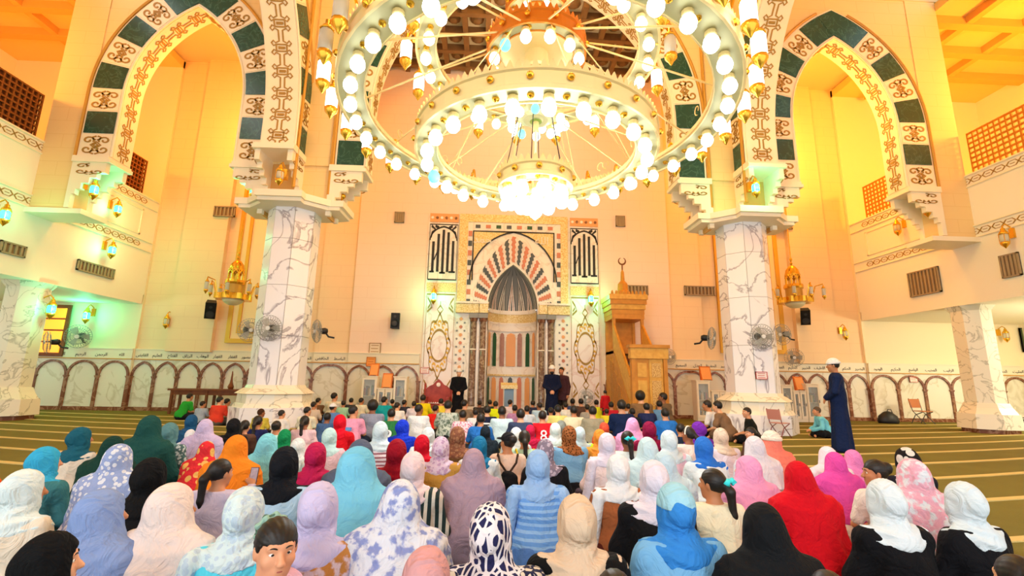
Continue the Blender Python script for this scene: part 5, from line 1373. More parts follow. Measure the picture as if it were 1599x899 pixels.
def face_parts(parent, J, brow=HAIR, scale=1.0):
    for s in (-1, 1):
        def W(q):
            x, y, z = q; cn, sn = cos(J.nod), sin(J.nod); y, z = cn*y+sn*z, -sn*y+cn*z; c, sn2 = cos(J.yaw), sin(J.yaw); return (c*x-sn2*y+J.head[0], sn2*x+c*y+J.head[1], z+J.head[2])
        e = link('eye', eye_me, m_eye, parent, W((s*.031, .0715, .012)), (-PI/2, 0, J.yaw), (1.2, .9, 1.0)); link('iris', pup_me, m_pup, e)
        MB().tube([W((s*(.016+.032*t), .089-.012*t*t, .034+.006*sin(PI*t))) for t in [i/5 for i in range(6)]], [.002, .0035, .0035, .003, .0025, .0015], 5).build('eyebrow', brow, parent)
    MB().tube([W((-.02+.04*t, .0925-.006*(2*t-1)**2, -.054)) for t in [i/6 for i in range(7)]], [.001, .003, .0045, .0045, .0045, .003, .001], 5).build('lips', m_lip, parent)
BANNED = []
PEOPLE = []
def person(px, py, kind, head, top, bottom=None, pose='c', h=.82, label='', rz=0.0, skin=None, wide=1.0, Ymax=15.3, face=False, hem=.12, group='people seated on the carpet', cat='person', Y=None, hw=1.0):
    ed = ((px-800)/780)**2; h0 = h
    if Y is None: h = h-.06-.05*ed-(.025 if py > 700 else 0)
    hw = hw*(1-.10*ed)
    k = h/.825
    p = atZ(px, py, h)
    if Y is not None or p.y > Ymax or p.y < .3:
        p = atY(px, py, Y if Y is not None else Ymax-random.uniform(0, .5)); k = max(.5, p.z/.825)
    J = POSES[pose]; hd = J.head*k
    t = empty('person', (p.x-hd[0]*cos(rz)+hd[1]*sin(rz), p.y-hd[1]*cos(rz)-hd[0]*sin(rz), 0), rz); t.scale = (k*hw, k*hw, k)
    i = len(PEOPLE); PEOPLE.append((t, px, py, hd/k, k, rz, hw, Vector(p))); sk = SKINS[skin if skin is not None else (0, 1, 3, 0, 1, 2)[i % 6]]
    ph = float(i % 3)*2.1; v = i % 3
    b = link('body', proto(('body', pose), body_f(J), *BX, .0115, 'body'), sk, t)
    if face: face_parts(b, J)
    if kind in ('K', 'H', 'S', 'D'):     # robes
        if kind == 'K' or not bottom: link('dress', proto(('robe', pose, v), robe_f(J, 1.0+.05*v, ph), *BX, RES, 'dress'), C(bottom or top), t)
        else: link('skirt', proto(('skirt', pose, v), lambda P: np.maximum(robe_f(J, 1.0+.05*v, ph)(P), P[2]-.2), *BX, RES, 'skirt'), C(bottom), t)
        if kind != 'K' and bottom: link('blouse', proto(('shirtL', pose, v), shirt_f(J, False, ph, 1.12), *BX, RES, 'blouse'), C(top), t)
    else:
        link('shirt', proto(('tee' if kind in 'BCN' else 'shirt', pose, v), shirt_f(J, kind in 'BCN', ph, 1.04), *BX, RES, 'shirt'), C(top), t)
        link('trousers', proto(('trou', pose), trouser_f(J), *BX, RES, 'trousers'), C(bottom or ('26262c', '39404e', '6a6256', '1f2a3c')[i % 4]), t)
    if kind == 'K': link('veil', proto(('khimar', pose, v, hem), khimar_f(J, hem, wide, ph), *BX, RES, 'veil'), C(head), t)
    elif kind == 'H': link('headscarf', proto(('hijab', pose, v), hijab_f(J, .0, ph), *BX, .012, 'headscarf'), C(head), t)
    elif kind == 'S': link('headscarf', proto(('shawl', pose), shawl_f(J), *BX, .012, 'headscarf'), C(head), t)
    elif kind in ('B', 'M'): link('hair', proto(('hair', pose, 's'), hair_f(J, 'short'), *HB, .01, 'hair'), C(head) if head else HAIR, t)
    elif kind == 'G': link('hair', proto(('hair', pose, 'b'), hair_f(J, 'big'), *HB, .01, 'hair'), HAIR, t)
    elif kind == 'P' or kind == 'D': link('hair', proto(('hair', pose, 'p'), hair_f(J, 'pony'), *HB, .009, 'hair'), HAIR, t)
    elif kind == 'N': link('hair', proto(('hair', pose, 'n'), hair_f(J, 'bun'), *HB, .009, 'hair'), HAIR, t)
    elif kind == 'C':
        link('hair', proto(('hair', pose, 's'), hair_f(J, 'short'), *HB, .01, 'hair'), HAIR, t); link('cap', proto(('cap', pose), cap_f(J), *HB, .009, 'cap'), C(head), t)
    elif kind == 'T':
        link('hair', proto(('hair', pose, 's'), hair_f(J, 'short'), *HB, .01, 'hair'), HAIR, t); link('turban_cap', proto(('kufi', pose), cap_f(J, 'kufi'), *HB, .009, 'cap'), C(head), t)
    tag(t, label, cat, group); return t
# ---------------------------------------------------------------- the seated crowd, back rows first
B = 'people seated on the carpet'
ROWS = [
 # px, py, kind, head, top, bottom, pose, height, label, extra
 (298,614,'B','','2fae3c',None,'f',.95,'man in a bright green shirt seated before the long table',{'Y':14.6,'rz':-.5}),
 (318,626,'B','','aebfd2',None,'r',.68,'boy in a grey blue shirt between the green and red shirts',{}),
 (345,619,'B','','ef4a35',None,'r',.8,'boy in a coral red shirt seated near the left column',{'Y':13.0}),
 (356,622,'B','','c9c7bb',None,'r',.7,'boy in a pale grey shirt behind the coral red shirt',{'Y':13.5}),
 (301,648,'H','1f5580','1c4a70','28405c','c',.78,'woman in a dark blue headscarf below the green shirted man',{}),
 (268,661,'H','5f8f95','4d6d70/floral/c9d4d6','3a4c50','c',.82,'woman in a grey teal scarf and speckled dress',{}),
 (299,671,'H','eef3fa','dfe6f2','b8c0cc','c',.62,'small girl in a white scarf beside the lilac veil',{}),
 (323,655,'K','d3c2ea','c8b4e0',None,'c',.84,'woman in a lilac veil, left of the black scarf',{}),
 (367,654,'H','17181c','1c1c20','202024','c',.82,'woman in black scarf and black dress behind the orange veil',{}),
 (384,656,'P','','6a4a3c',None,'c',.7,'girl with brown hair behind the navy jersey girl',{}),
 (404,649,'P','','232a5a',None,'c',.76,'girl in a navy jersey left of the column base',{}),
 (409,638,'B','4a3020','d8c24a',None,'r',.68,'boy in a yellow shirt against the left column base',{}),
 (441,640,'B','','f3eee8',None,'r',.66,'boy in a white shirt against the left column base',{}),
 (433,657,'N','','bfeee6',None,'c',.7,'girl with black hair and an aqua top behind the green scarf',{}),
 (446,671,'H','149056','dfe9e4','cfd8d4','c',.72,'girl in a bright green scarf',{}),
 (238,650,'K','1d4f4a','1a3f3c',None,'c',.92,'woman in a long dark green veil near the left edge of the crowd',{}),
 (131,668,'H','1c6076','e8dccb','cdbda6','r',.84,'woman in a teal scarf and cream cardigan, leftmost back row',{}),
 (180,682,'K','173f36','16332c',None,'c',.8,'woman in a near black green veil behind the blue flowered veil',{}),
 (78,699,'H','3ab4e4','3f7f86','35666c','r',.84,'woman in a sky blue scarf with teal sleeves at the left',{}),
 (190,695,'K','9db2e2/floral/e9f0fb','5b6ea8',None,'c',.86,'woman in a blue and white flowered veil at the left',{}),
 (240,717,'H','101114','121216','141418','c',.84,'woman in a black scarf and black dress before the flowered veil',{}),
 (325,690,'K','e0323a/dots/f3c06a','c02830',None,'f',.7,'girl under a red veil with big yellow rings',{}),
 (372,681,'K','f38b22','e67a14',None,'f',.84,'woman in a bright orange veil',{}),
 (420,678,'K','86dcec','74cfe2',None,'c',.84,'woman in a pale turquoise veil beside the orange veil',{}),
 (348,717,'P','','dcd3f2','4a5468','p',.76,'girl with a long dark ponytail filming with a phone',{'face':True}),
 (448,699,'H','14171f','b9dcf8','14161c','c',.84,'woman in a black scarf and pale blue tunic with black sleeves',{}),
 (467,685,'S','e9f0f0','dfe8ea','bcc6cc','f',.72,'girl bowed under a white shawl behind the crimson scarf',{}),
 (495,692,'H','c01f56','b81c4e','8c1a40','c',.84,'woman in crimson scarf and crimson top',{}),
 (516,669,'H','c9eeee','f2cfd8','e8b8a8','c',.8,'woman in a pale aqua scarf and pink blouse',{}),
 (477,649,'P','','f3cfd8',None,'c',.76,'girl with a dark ponytail and pale pink top',{}),
 (481,635,'B','','efe8cc',None,'r',.72,'boy in a cream shirt behind the ponytail girl in pink',{}),
 (491,627,'B','','d9c7b4',None,'r',.72,'boy in a beige shirt second from the left column',{}),
 (498,621,'B','','7a5a44',None,'r',.74,'boy in a brown shirt nearest the left column',{}),
 (523,613,'B','','e9e0c8',None,'r',.9,'taller youth in a cream shirt by the dado',{}),
 (521,630,'C','f2f2f4','5f86c0',None,'r',.74,'boy wearing a white cap and blue shirt',{}),
 (512,644,'B','','4a6a98',None,'c',.7,'boy in a denim blue shirt behind the red scarf',{}),
 (532,648,'H','e2122a','d8101f','2a2238','c',.82,'woman in a scarlet scarf and scarlet top in the middle left',{}),
 (537,625,'B','','a8dcb8',None,'c',.7,'boy in a mint shirt behind the pink tee',{}),
 (549,621,'B','','3a3f46',None,'c',.7,'boy in a charcoal shirt behind the pink tee',{}),
 (553,633,'B','','f3a3c2',None,'r',.82,'boy in a pink tee with a blue back print',{}),
 (565,621,'B','','efe9cf',None,'r',.74,'boy in a cream tee in front of the bookcase',{}),
 (583,625,'G','','9aa0b4',None,'c',.92,'youth with bushy hair and a long grey shirt',{}),
 (601,619,'B','','18a6ae',None,'r',.84,'youth in a teal shirt before the low cabinet',{}),
 (613,623,'B','','46443f',None,'c',.7,'boy in a dark shirt right of the teal shirt',{}),
 (621,628,'B','','f4f2f0',None,'r',.74,'boy in a white shirt behind the green jersey',{}),
 (612,638,'B','','2f7a44',None,'c',.78,'boy in a green jersey with a round white emblem',{}),
 (632,624,'B','','35394a',None,'r',.72,'boy in a dark slate shirt right of the bookcases',{}),
 (595,659,'H','d6eefa','e9e2ee/stripe/a06a78','c8c0d0','c',.84,'woman in an icy blue scarf and striped blouse',{}),
 (563,688,'K','5c6780','4e586e',None,'l',.86,'woman in a slate grey veil leaning left',{}),
 (630,656,'H','1a3cd8','1634c4','1a2a8a','r',.78,'woman in a royal blue scarf and dress',{}),
 (621,687,'H','a01228','f0dcae','e2c890','c',.84,'woman in a dark red scarf and cream yellow top',{}),
 (647,626,'B','','eae2ee',None,'c',.72,'boy in a lilac white tee before the medallion panel',{}),
 (661,616,'B','','f4e21c',None,'c',.78,'boy in a bright yellow tee before the red bench',{'Ymax':14.6}),
 (655,631,'B','','f2f6fa','e6edf4','r',1.0,'man in a long white robe in the middle of the boys',{'Y':10.2}),
 (689,622,'B','','f6e04a',None,'c',.7,'boy in a yellow tee below the bench right end',{'Ymax':14.6}),
 (681,632,'B','','ee2a1e',None,'r',.74,'boy in a red tee left of the camouflage shirt',{}),
 (700,625,'B','','c9d2c4/camo/6f7f6c',None,'c',.98,'man in a grey green camouflage shirt',{'Y':10.5}),
 (726,624,'M','','8a7258',None,'r',.84,'bareheaded man in a brown shirt below the man in black',{'Ymax':14.4}),
 (723,640,'B','','f3dfe6/floral/e07a9a',None,'c',.76,'boy in a white and pink printed tee',{}),
 (749,625,'B','','3b3330',None,'c',.72,'boy in a dark brown shirt left of the niche columns',{}),
 (743,638,'B','','eef2f4',None,'c',.72,'boy in a white tee behind the blue tee',{}),
 (751,645,'B','','2a72c4',None,'c',.78,'boy in a royal blue tee in the middle rows',{}),
 (761,633,'B','','1d2440',None,'c',.8,'boy in a navy tee with white lettering',{}),
 (765,624,'B','','2b3d33',None,'c',.7,'boy in a dark green tee at the niche foot',{}),
 (774,626,'B','','e2f01c',None,'c',.76,'boy in a neon yellow green tee at the niche',{}),
 (784,634,'B','','d3eef6',None,'c',.92,'youth in a pale blue white tee, broad back',{'Y':9.6}),
 (797,624,'B','','e6d4dc',None,'r',.72,'boy in a pinkish white tee before the lectern',{}),
 (804,632,'B','','c28ab0',None,'c',.74,'boy in a mauve pink tee',{}),
 (813,638,'B','','3a4664',None,'c',.84,'boy in a slate navy tee behind the white scarf',{}),
 (823,633,'B','','dfe8f2',None,'c',.74,'boy in a white tee right of the slate navy tee',{}),
 (832,625,'B','','2c3350',None,'c',.74,'boy in a dark navy shirt at the niche right side',{}),
 (842,628,'B','','bcd9ee',None,'l',.76,'boy in a sky blue tee behind the red jersey',{}),
 (847,641,'B','','e01c2a',None,'c',.8,'boy in a red jersey with a white number on the back',{}),
 (860,636,'B','','f0dcc8',None,'c',.7,'boy in a peach tee behind the red jersey right side',{}),
 (871,632,'B','','f6e88a',None,'c',.82,'boy in a pale yellow tee',{}),
 (883,628,'B','','eef0ea',None,'c',.74,'boy in a white tee beneath the two standing men',{}),
 (896,633,'B','','f3ecc8',None,'c',.84,'boy in a cream tee right of the pale yellow tee',{}),
 (894,622,'B','','4a5a86',None,'c',.7,'boy in a blue grey shirt before the floor fan left side',{}),
 (907,622,'B','','5a4238',None,'c',.72,'boy in a brown shirt before the floor fan',{}),
 (917,631,'B','','a8a294',None,'c',.74,'boy in a grey beige tee behind the khaki shirt',{}),
 (925,634,'B','','a39a80',None,'c',.9,'youth in a khaki shirt with a broad back',{'Y':9.8}),
 (931,624,'B','','e8f02a',None,'c',.74,'boy in a neon yellow tee left of the standing red boy',{}),
 (954,627,'B','','c42434',None,'c',.72,'boy in a crimson tee at the pulpit foot',{}),
 (947,638,'B','','f2e038',None,'c',.64,'small boy in a lemon yellow tee below the red standing boy',{}),
 (970,624,'B','','15254a',None,'c',.98,'youth in a dark navy polo with red collar',{'Y':10.0}),
 (981,630,'B','','c8c8d0',None,'c',.7,'boy in a light grey shirt before the pulpit door',{}),
 (1000,611,'G','','8a6a48',None,'r',.95,'bushy haired man in a brown shirt before the pulpit door',{'Ymax':13.6}),
 (1009,629,'B','','27305c',None,'c',.86,'boy in an indigo tee right of the navy polo',{}),
 (1029,625,'B','','6a9ac8',None,'c',.78,'boy in a light blue shirt behind the blue tee',{}),
 (1034,613,'M','','7a644e',None,'l',.95,'man in a brown tunic right of the pulpit looking left',{'Ymax':13.6,'rz':.5}),
 (1038,637,'B','','2b78cc',None,'c',.9,'boy in a bright blue tee with a broad back',{'Y':9.6}),
 (987,637,'B','','20242e',None,'c',.74,'boy in a black shirt behind the pink veil',{}),
 (660,680,'H','d3122e','c8102a','a01024','c',.84,'woman in a cherry red scarf and cape',{}),
 (689,683,'H','e6d2ea/floral/c9a8cf','c99a48','b98a3c','c',.84,'woman in a lilac flowered scarf and golden brown dress',{}),
 (715,667,'H','8a5a44/floral/a87a58','6e4c2c/camo/8a6438','5a3c24','c',.82,'woman in a brown patterned scarf and brown dress',{}),
 (669,668,'S','e3f1fa','d5e8f4','c6d8e6','c',.8,'woman in a bluish white shawl behind the cherry red scarf',{}),
 (749,682,'H','1a7cb0','e6eef2','1c5a80','c',.8,'woman in a cerulean blue scarf and white top',{}),
 (758,665,'H','1c2834','22303c','222c36','c',.7,'girl in a charcoal scarf behind the cerulean scarf',{}),
 (740,702,'K','b399ac','a08a9c',None,'c',.86,'woman in a mauve taupe veil falling to the floor',{'wide':1.15,'hem':.02}),
 (646,707,'H','f6dfe6','2a3c3c/vstripe/e8e2d4','243434','c',.84,'woman in a pale pink scarf and black and white striped top',{}),
 (793,676,'N','','f3d3bf','2a3a44','l',.82,'girl in a black cap with a bun and a peach top',{}),
 (806,668,'H','eef6f8','dfe9ee','c9d4da','c',.76,'woman in a white scarf left of the raspberry scarf',{}),
 (828,664,'H','d3204e','c01c44','8a1834','c',.72,'girl in a raspberry scarf behind the red jersey',{}),
 (819,672,'P','','c6efd8','e0d03a','c',.76,'girl with black hair in a mint top wearing a yellow and blue bag',{}),
 (876,657,'H','8b9288','7c8478','6a7268','c',.74,'woman in a grey green scarf right of the white scarf',{}),
 (867,661,'H','eaf8fc','e3f1f6','cfdfe6','c',.78,'woman in white scarf and white top behind the grey patterned scarf',{}),
 (851,687,'H','8d8296/floral/c9bcd0','16161c','121218','c',.8,'woman in a grey patterned scarf and black dress',{}),
 (888,666,'H','a8683a/leopard/5a3416','7fb4de','16181e','c',.82,'woman in a leopard print scarf and denim blue top',{}),
 (840,704,'S','9cc4f6','6fa6ee/stripe/9cc8fa','5a86cc','c',.86,'woman in a light blue scarf and blue striped dress',{}),
 (905,667,'H','cdeaf6','c8ee2a','a8cc20','c',.74,'girl in an icy scarf and lime green top',{}),
 (943,660,'H','e2563a','d84a30','b03a26','c',.72,'girl in a vermilion scarf behind the orange scarf',{}),
 (936,671,'H','f39a3a','f2a23c','d83a1e','c',.74,'girl in an amber orange scarf',{}),
 (987,653,'K','f0aee0','e49cd4',None,'c',.84,'woman in a candy pink veil behind the maroon scarf',{}),
 (979,673,'P','','dfeff2','b8b098','c',.74,'girl with a black plait tied by a turquoise bow',{}),
 (1013,659,'H','8c1444','84123e','701034','c',.84,'woman in a maroon scarf and maroon dress',{}),
 (947,677,'S','ece4f8','f6dede','4a3a44','c',.84,'woman in a pale lilac white shawl, arm stretched left',{}),
 (1010,684,'K','d3f0f8','c6e6f0',None,'c',.82,'woman in a pale icy veil, middle right',{}),
 (1043,673,'S','def0f8','f6cfe2','e8b0c4','c',.82,'woman in a white scarf with a pink white shawl',{}),
 (1062,661,'B','','1f2a3e',None,'c',.72,'boy in a dark navy shirt left of the headband girl',{}),
 (1074,667,'P','','f6e3dc','e8b0a0','l',.78,'girl with a cream headband looking left',{'face':True}),
 (1089,659,'H','7a2fb0','742aa6','5c2484','l',.82,'woman in a purple scarf',{}),
 (1103,625,'B','','f3f5fa','1c1c28','f',.86,'boy in a white tee reaching forward by the right column',{'rz':1.0,'Y':11.4}),
 (1119,626,'B','','8c6c50','6a5240','f',.9,'boy in a brown shirt behind the white tee, leaning on his hand',{'rz':.8,'Y':11.2}),
 (1165,636,'B','','1a1c18','141416','l',.92,'boy in a black printed tee resting against the right column base',{'rz':1.0,'Y':10.9,'face':True}),
 (1097,683,'H','2f7ade','eaf6fa','e0d4c4','f',.82,'woman in a cobalt blue scarf and white blouse',{}),
 (1124,669,'H','e6d2bc','efe6f4','d8c0a0','c',.8,'woman in a beige scarf and lilac white top',{}),
 (1171,667,'P','','5a3c30','3a2a26','L',.72,'girl with dark hair whose face shows behind the pearl scarf',{'face':True,'rz':.4}),
 (1176,682,'K','e6e2ea','efe6d0',None,'c',.84,'woman in a pearl white veil right of the beige scarf',{'hem':.3}),
 (1202,676,'K','f58672','e67660',None,'l',.82,'woman in a coral veil with a cream cap',{}),
 (1274,635,'M','6a5a4a','7fdcf4','14161c','f',.95,'man in a light blue shirt seated by the right bookcase',{'rz':1.3,'Y':11.9}),
 (964,711,'S','f1f6fc','a8623a','5a241c','c',.86,'woman in a white shawl over a brown dress',{}),
 (1036,706,'K','c9e6f6','b8d8ea',None,'c',.84,'woman in a powder blue veil behind the white scarf in black',{}),
 (1020,721,'H','f0eafa','16161a','101014','c',.84,'woman in a white scarf and plain black dress between brown and blue',{}),
 (1110,732,'P','','fbf2d2','c3e22a','l',.80,'girl in a cream tee with a ponytail tied in turquoise, lime skirt',{'face':True,'skin':1}),
 (1165,713,'K','f3a8d6','ee9acc',None,'l',.86,'woman in a light pink veil before the pearl veil',{}),
 (1245,722,'K','d80f22','c40c1c',None,'r',.86,'woman in a deep red veil',{}),
 (1290,698,'K','f3e6f2','eadcea',None,'c',.84,'woman in a white veil behind the magenta veil',{}),
 (1329,703,'K','f08ac8','e67ab8',None,'c',.84,'woman in a rose pink veil behind the girl in profile',{}),
 (1301,707,'K','ea52b0','e044a4',None,'c',.84,'woman in a magenta pink veil over pale sleeves',{}),
 (1362,718,'N','','efe6dc','c8b0a0','L',.8,'bareheaded girl in profile between pink and white scarves',{'face':True,'skin':1}),
 (1412,700,'H','1b1a1c/dots/e8e2d8','20202a','1a1a20','c',.82,'woman in a black scarf with pale flowers at the right',{}),
 (1420,718,'K','f3b4c8/tie/e9eef6','f0a8b4',None,'c',.86,'woman in a pink and white marbled veil at the right',{}),
 # front rows
 (48,735,'H','e3f6fa','efe6d4','d9b88a','r',.88,'woman in an icy white scarf and cream jacket at the left edge',{}),
 (-14,742,'H','f05a14','e85010','c84410','c',.8,'woman in an orange top cut by the left picture edge',{}),
 (167,766,'K','8ca6dc','7890c8',None,'r',.88,'woman in a long blue grey veil in the left front',{'hem':.04}),
 (275,757,'K','f3e2dc','ead8d0',None,'r',.88,'woman in a long cream veil in the left front',{'hem':.04}),
 (92,833,'H','0f1114','141418','101014','r',.84,'woman in a black scarf with her face in profile, bottom left',{'face':True,'skin':3,'rz':-.3}),
 (387,763,'S','dcf2f6/floral/c8dff0','5cdcf6','a8c4e0','c',.86,'woman in a pale flowered scarf and turquoise dress',{}),
 (502,755,'H','d3cdf6','c98a48/tie/e6cfd8','b87a3c','c',.88,'woman in a periwinkle scarf and tan coat in the front',{}),
 (562,700,'K','7fd2f2','a8dcf0',None,'r',.9,'woman in a large light blue veil left of the striped top',{'wide':1.15,'hem':.1}),
 (625,752,'K','e6edfa/tie/8f9ed8','d8e2f4',None,'l',.88,'woman in a white veil with blue flower clusters',{'wide':1.1,'hem':.06}),
 (668,857,'H','d9a3a8','c89098','b88088','c',.80,'woman in a dusty rose scarf cut by the bottom edge',{}),
 (768,788,'H','f4f0f6/leaf/2a2c58','26284a/leaf/e6dccb','3a3438','k',.86,'woman in a navy and white leaf print scarf and dress',{}),
 (900,775,'H','e6cdb0','0f0f12','121216','c',.86,'woman in a khaki beige scarf and black top in the front',{}),
 (1052,758,'H','3a92ea','7fc0f2','5aa6e6','c',.88,'woman in a two tone blue scarf and sky blue robe',{}),
 (1190,788,'K','15181c','c9f0dc',None,'r',.86,'woman in a black veil over a mint green dress',{'hem':.42}),
 (1375,750,'H','e6f4fc','101116','eef2f0','c',.88,'woman in a bright white scarf and ragged black shawl',{}),
 (1496,754,'H','dff0fa','0f1016','16161c','c',.88,'woman in a white scarf and black dress, rightmost in front',{}),
 (1577,866,'N','','d81c2c/dots/f4e6e0','a01824','c',.80,'girl with black hair in a red printed top, bottom right corner',{}),
 (958,890,'N','','3a3230',None,'c',.72,'dark haired child whose crown just shows at the bottom edge',{}),
 (1288,891,'N','','2a2a30',None,'c',.72,'black haired child peeping in at the bottom edge near the black veil',{}),
]
for r in ROWS:
    px, py, kind, head, top, bot, pose, h, lab, ex = r
    if pose == 'c' and kind in 'KHS' and len(PEOPLE) % 5 == 2: ex = dict(ex); ex.setdefault('rz', .12 if len(PEOPLE) % 2 else -.12)
    if 935 < px < 1050 and 'Y' not in ex: ex = dict(ex); ex['Ymax'] = min(ex.get('Ymax', 99), 13.5)
    PX = {'label': lab, 'pose': pose, 'h': h}; PX.update(ex)
    t = person(px, py, kind, head, top, bot, **PX)
# people who would sit inside one another slide apart along their line of sight
PS = [dict(t=q[0], d=ray(q[1], q[2]), hd=q[3], k0=q[4], rz=q[5], hw=q[6], p=q[7], k=q[4], py=q[2]) for q in PEOPLE]
def place(q):
    k = q['k']; hx, hy = q['hd'][0]*k, q['hd'][1]*k; rz = q['rz']; t = q['t']
    q['c'] = Vector((q['p'].x-hx*cos(rz)+hy*sin(rz), q['p'].y-hy*cos(rz)-hx*sin(rz), 0)); t.location = q['c']; t.scale = (k*q['hw'], k*q['hw'], k)
for q in PS: place(q)
for it in range(80):
    mv = 0
    for i, a in enumerate(PS):
        for b in PS[:i]:
            dx, dy = a['c'].x-b['c'].x, a['c'].y-b['c'].y; lim = .30*(a['k']+b['k'])
            if abs(dx) > lim or abs(dy) > lim or math.hypot(dx*1.15, dy) > lim: continue
            f, n = (a, b) if dy > 0 else (b, a); mv += 1
            for q, sg in ((f, 1), (n, -1)):
                if q['py'] > 745: continue
                u = q['d']/q['d'].y; p2 = q['p']+u*(.03*sg); k2 = p2.z/.825
                if .80*q['k0'] < k2 < 1.16*q['k0'] and p2.y < 15.2 and k2 > .5: q['p'] = p2; q['k'] = k2; place(q)
    if not mv: break
BYLAB = {q[0]['label']: q[0] for q in PEOPLE}
def who(s): return next(t for l, t in BYLAB.items() if s in l)
# prints and trimmings on particular clothes
def back_print(key, mb, m, name='print'):
    o = mb.build(name, m, who(key)); return o
def onback(u, v, l): return (u, -.142-l+.02*abs(u)*4, v)
back_print('round white emblem', MB().lathe([(0, .0), (.075, 0), (.075, .02), (0, .02)], 16), mat('print_white', '#f2f4f6', .8)).matrix_local = Matrix.Translation((0, -.135, .33)) @ Matrix.Rotation(PI/2, 4, 'X')
o = link('print', text_mesh('9', .01, False), mat('print_dark', '#20242c', .8), who('round white emblem'), (0, -.16, .29), (rad(90), 0, 0), (.13, .13, .13))
o = link('print', text_mesh('8', .01, False), MATS['print_white'], who('red jersey with a white number'), (0, -.15, .24), (rad(90), 0, 0), (.32, .32, .32))
back_print('pink tee with a blue', MB().box((-.06, -.155, .36), (.05, -.125, .42)), mat('print_blue', '#5a9ad8', .8))
for k in range(3): back_print('navy tee with white lettering', MB().box((-.09+.01*k, -.158, .42-.06*k), (.09-.02*k, -.12, .45-.06*k)), MATS['print_white'])
back_print('black printed tee', MB().lathe([(0, 0), (.08, 0), (.08, .02), (0, .02)], 10), mat('print_green', '#9ab87a', .8)).matrix_local = Matrix.Translation((0, .15, .38)) @ Matrix.Rotation(PI/2, 4, 'X')
def bow(key, col, yaw, z=.745, off=.155):
    t = who(key); J = POSES['c']; c, s = cos(yaw), sin(yaw); hx, hy = 0, J.head[1]; x, y = hx+s*off, hy-c*off
    b = MB()
    for sg in (-1, 1): b.lathe([(0, -.0), (.03, .03), (.036, .06), (.0, .075)], 8)
    o = empty('hair_bow'); 
    bpy.data.objects.remove(o)
    mb = MB()
    for sg in (-1, 1): mb.tube([(0, 0, 0), (sg*.03*c, sg*.03*s, .018), (sg*.06*c, sg*.06*s, .0), (sg*.03*c, sg*.03*s, -.018)], [.012, .02, .026, .012], 6)
    mb.build('hair_bow', mat('bow_'+col, '#'+col, .6), t, (x, y, z), smooth=True)
bow('plait tied by a turquoise', '35dbe2', 0); bow('ponytail tied in turquoise', '35dbe2', .65)
t = who('black cap with a bun'); link('cap', proto(('cap', 'l'), cap_f(POSES['l']), *HB, .009, 'cap'), C('1c1c22'), t)
t = who('coral veil with a cream'); link('cap', proto(('kufi', 'l'), cap_f(POSES['l'], 'kufi'), *HB, .009, 'cap'), C('f2e6d4'), t)
t = who('cream headband looking'); J = POSES['l']; MB().tube([(J.head[0]+.094*cos(a)*cos(J.yaw)+.0, J.head[1]+.094*cos(a)*sin(J.yaw), J.head[2]+.03+.108*sin(a)) for a in [-.1+(PI+.2)*i/14 for i in range(15)]], .011, 5).build('headband', mat('band_cream', '#f3e6d6', .6), t)
t = who('two tone blue'); link('scarf_crown', proto(('kufi2',), lambda P: np.maximum(ell_(headspace(P, POSES['c']), (0, -.018, .022), (.097, .119, .120)), -headspace(P, POSES['c'])[2]+.02), *HB, .009, 'scarf_crown'), C('a9e2f8'), t)
t = who('magenta pink veil'); link('sleeves', proto(('sleeves',), lambda P: np.maximum(arms_d(P, POSES['c'], .032), P[2]-.4), *BX, RES, 'sleeves'), C('ead0e6'), t)

# bags and phones carried by the crowd
def pack(key, col, strap, lab, wide=.13):
    t = who(key); M = t.matrix_basis; k = t.scale.x; o = empty('drawstring_bag', t.location); o.scale = (k, k, k); o.rotation_euler = t.rotation_euler
    f = lambda P: np.maximum(ell_(P, (0, -.215, .27), (wide, .06, .15))+.006*np.sin(P[2]*60+P[0]*20), .12-P[2])
    link('sack', surface(f, (-.2, -.3, .1), (.2, -.1, .46), .012, 'sack'), cloth(col), o)
    for sg in (-1, 1): MB().tube([(sg*.02, -.2, .40), (sg*.1, -.15, .5), (sg*.125, -.03, .583), (sg*.13, .1, .5)], .014, 6).build('strap', cloth(strap), o)
    tag(o, lab, 'bag')
pack('black cap with a bun', '17181c', '3a2a20', 'black drawstring backpack worn by the girl in the black cap')
pack('wearing a yellow and blue bag', '1f5ac8', 'f0d020', 'blue and yellow drawstring bag on the girl in the mint top')
def phone(key, hand, tilt, lab):
    t = who(key); k = t.scale.x; R = Matrix.Rotation(t.rotation_euler.z, 4, 'Z'); p = Vector(t.location)+(R @ Vector(hand))*k
    o = empty('mobile_phone', p); o.rotation_euler = (tilt, 0, t.rotation_euler.z); o.scale = (k, k, k)
    MB().box((-.037, -.004, -.075), (.037, .004, .075)).build('case', m_black, o); MB().box((-.033, -.0055, -.068), (.033, -.004, .07)).build('screen', mat('phone_screen', '#8a7a86', .15, emit=.5, ecol='#c9a8a0', noise=(30, '#3a4a6a', .4)), o)
    tag(o, lab, 'phone')
phone('filming with a phone', (.16, .40, .66), -.2, 'mobile phone held up by the ponytail girl')
p = atZ(382, 735, .5)

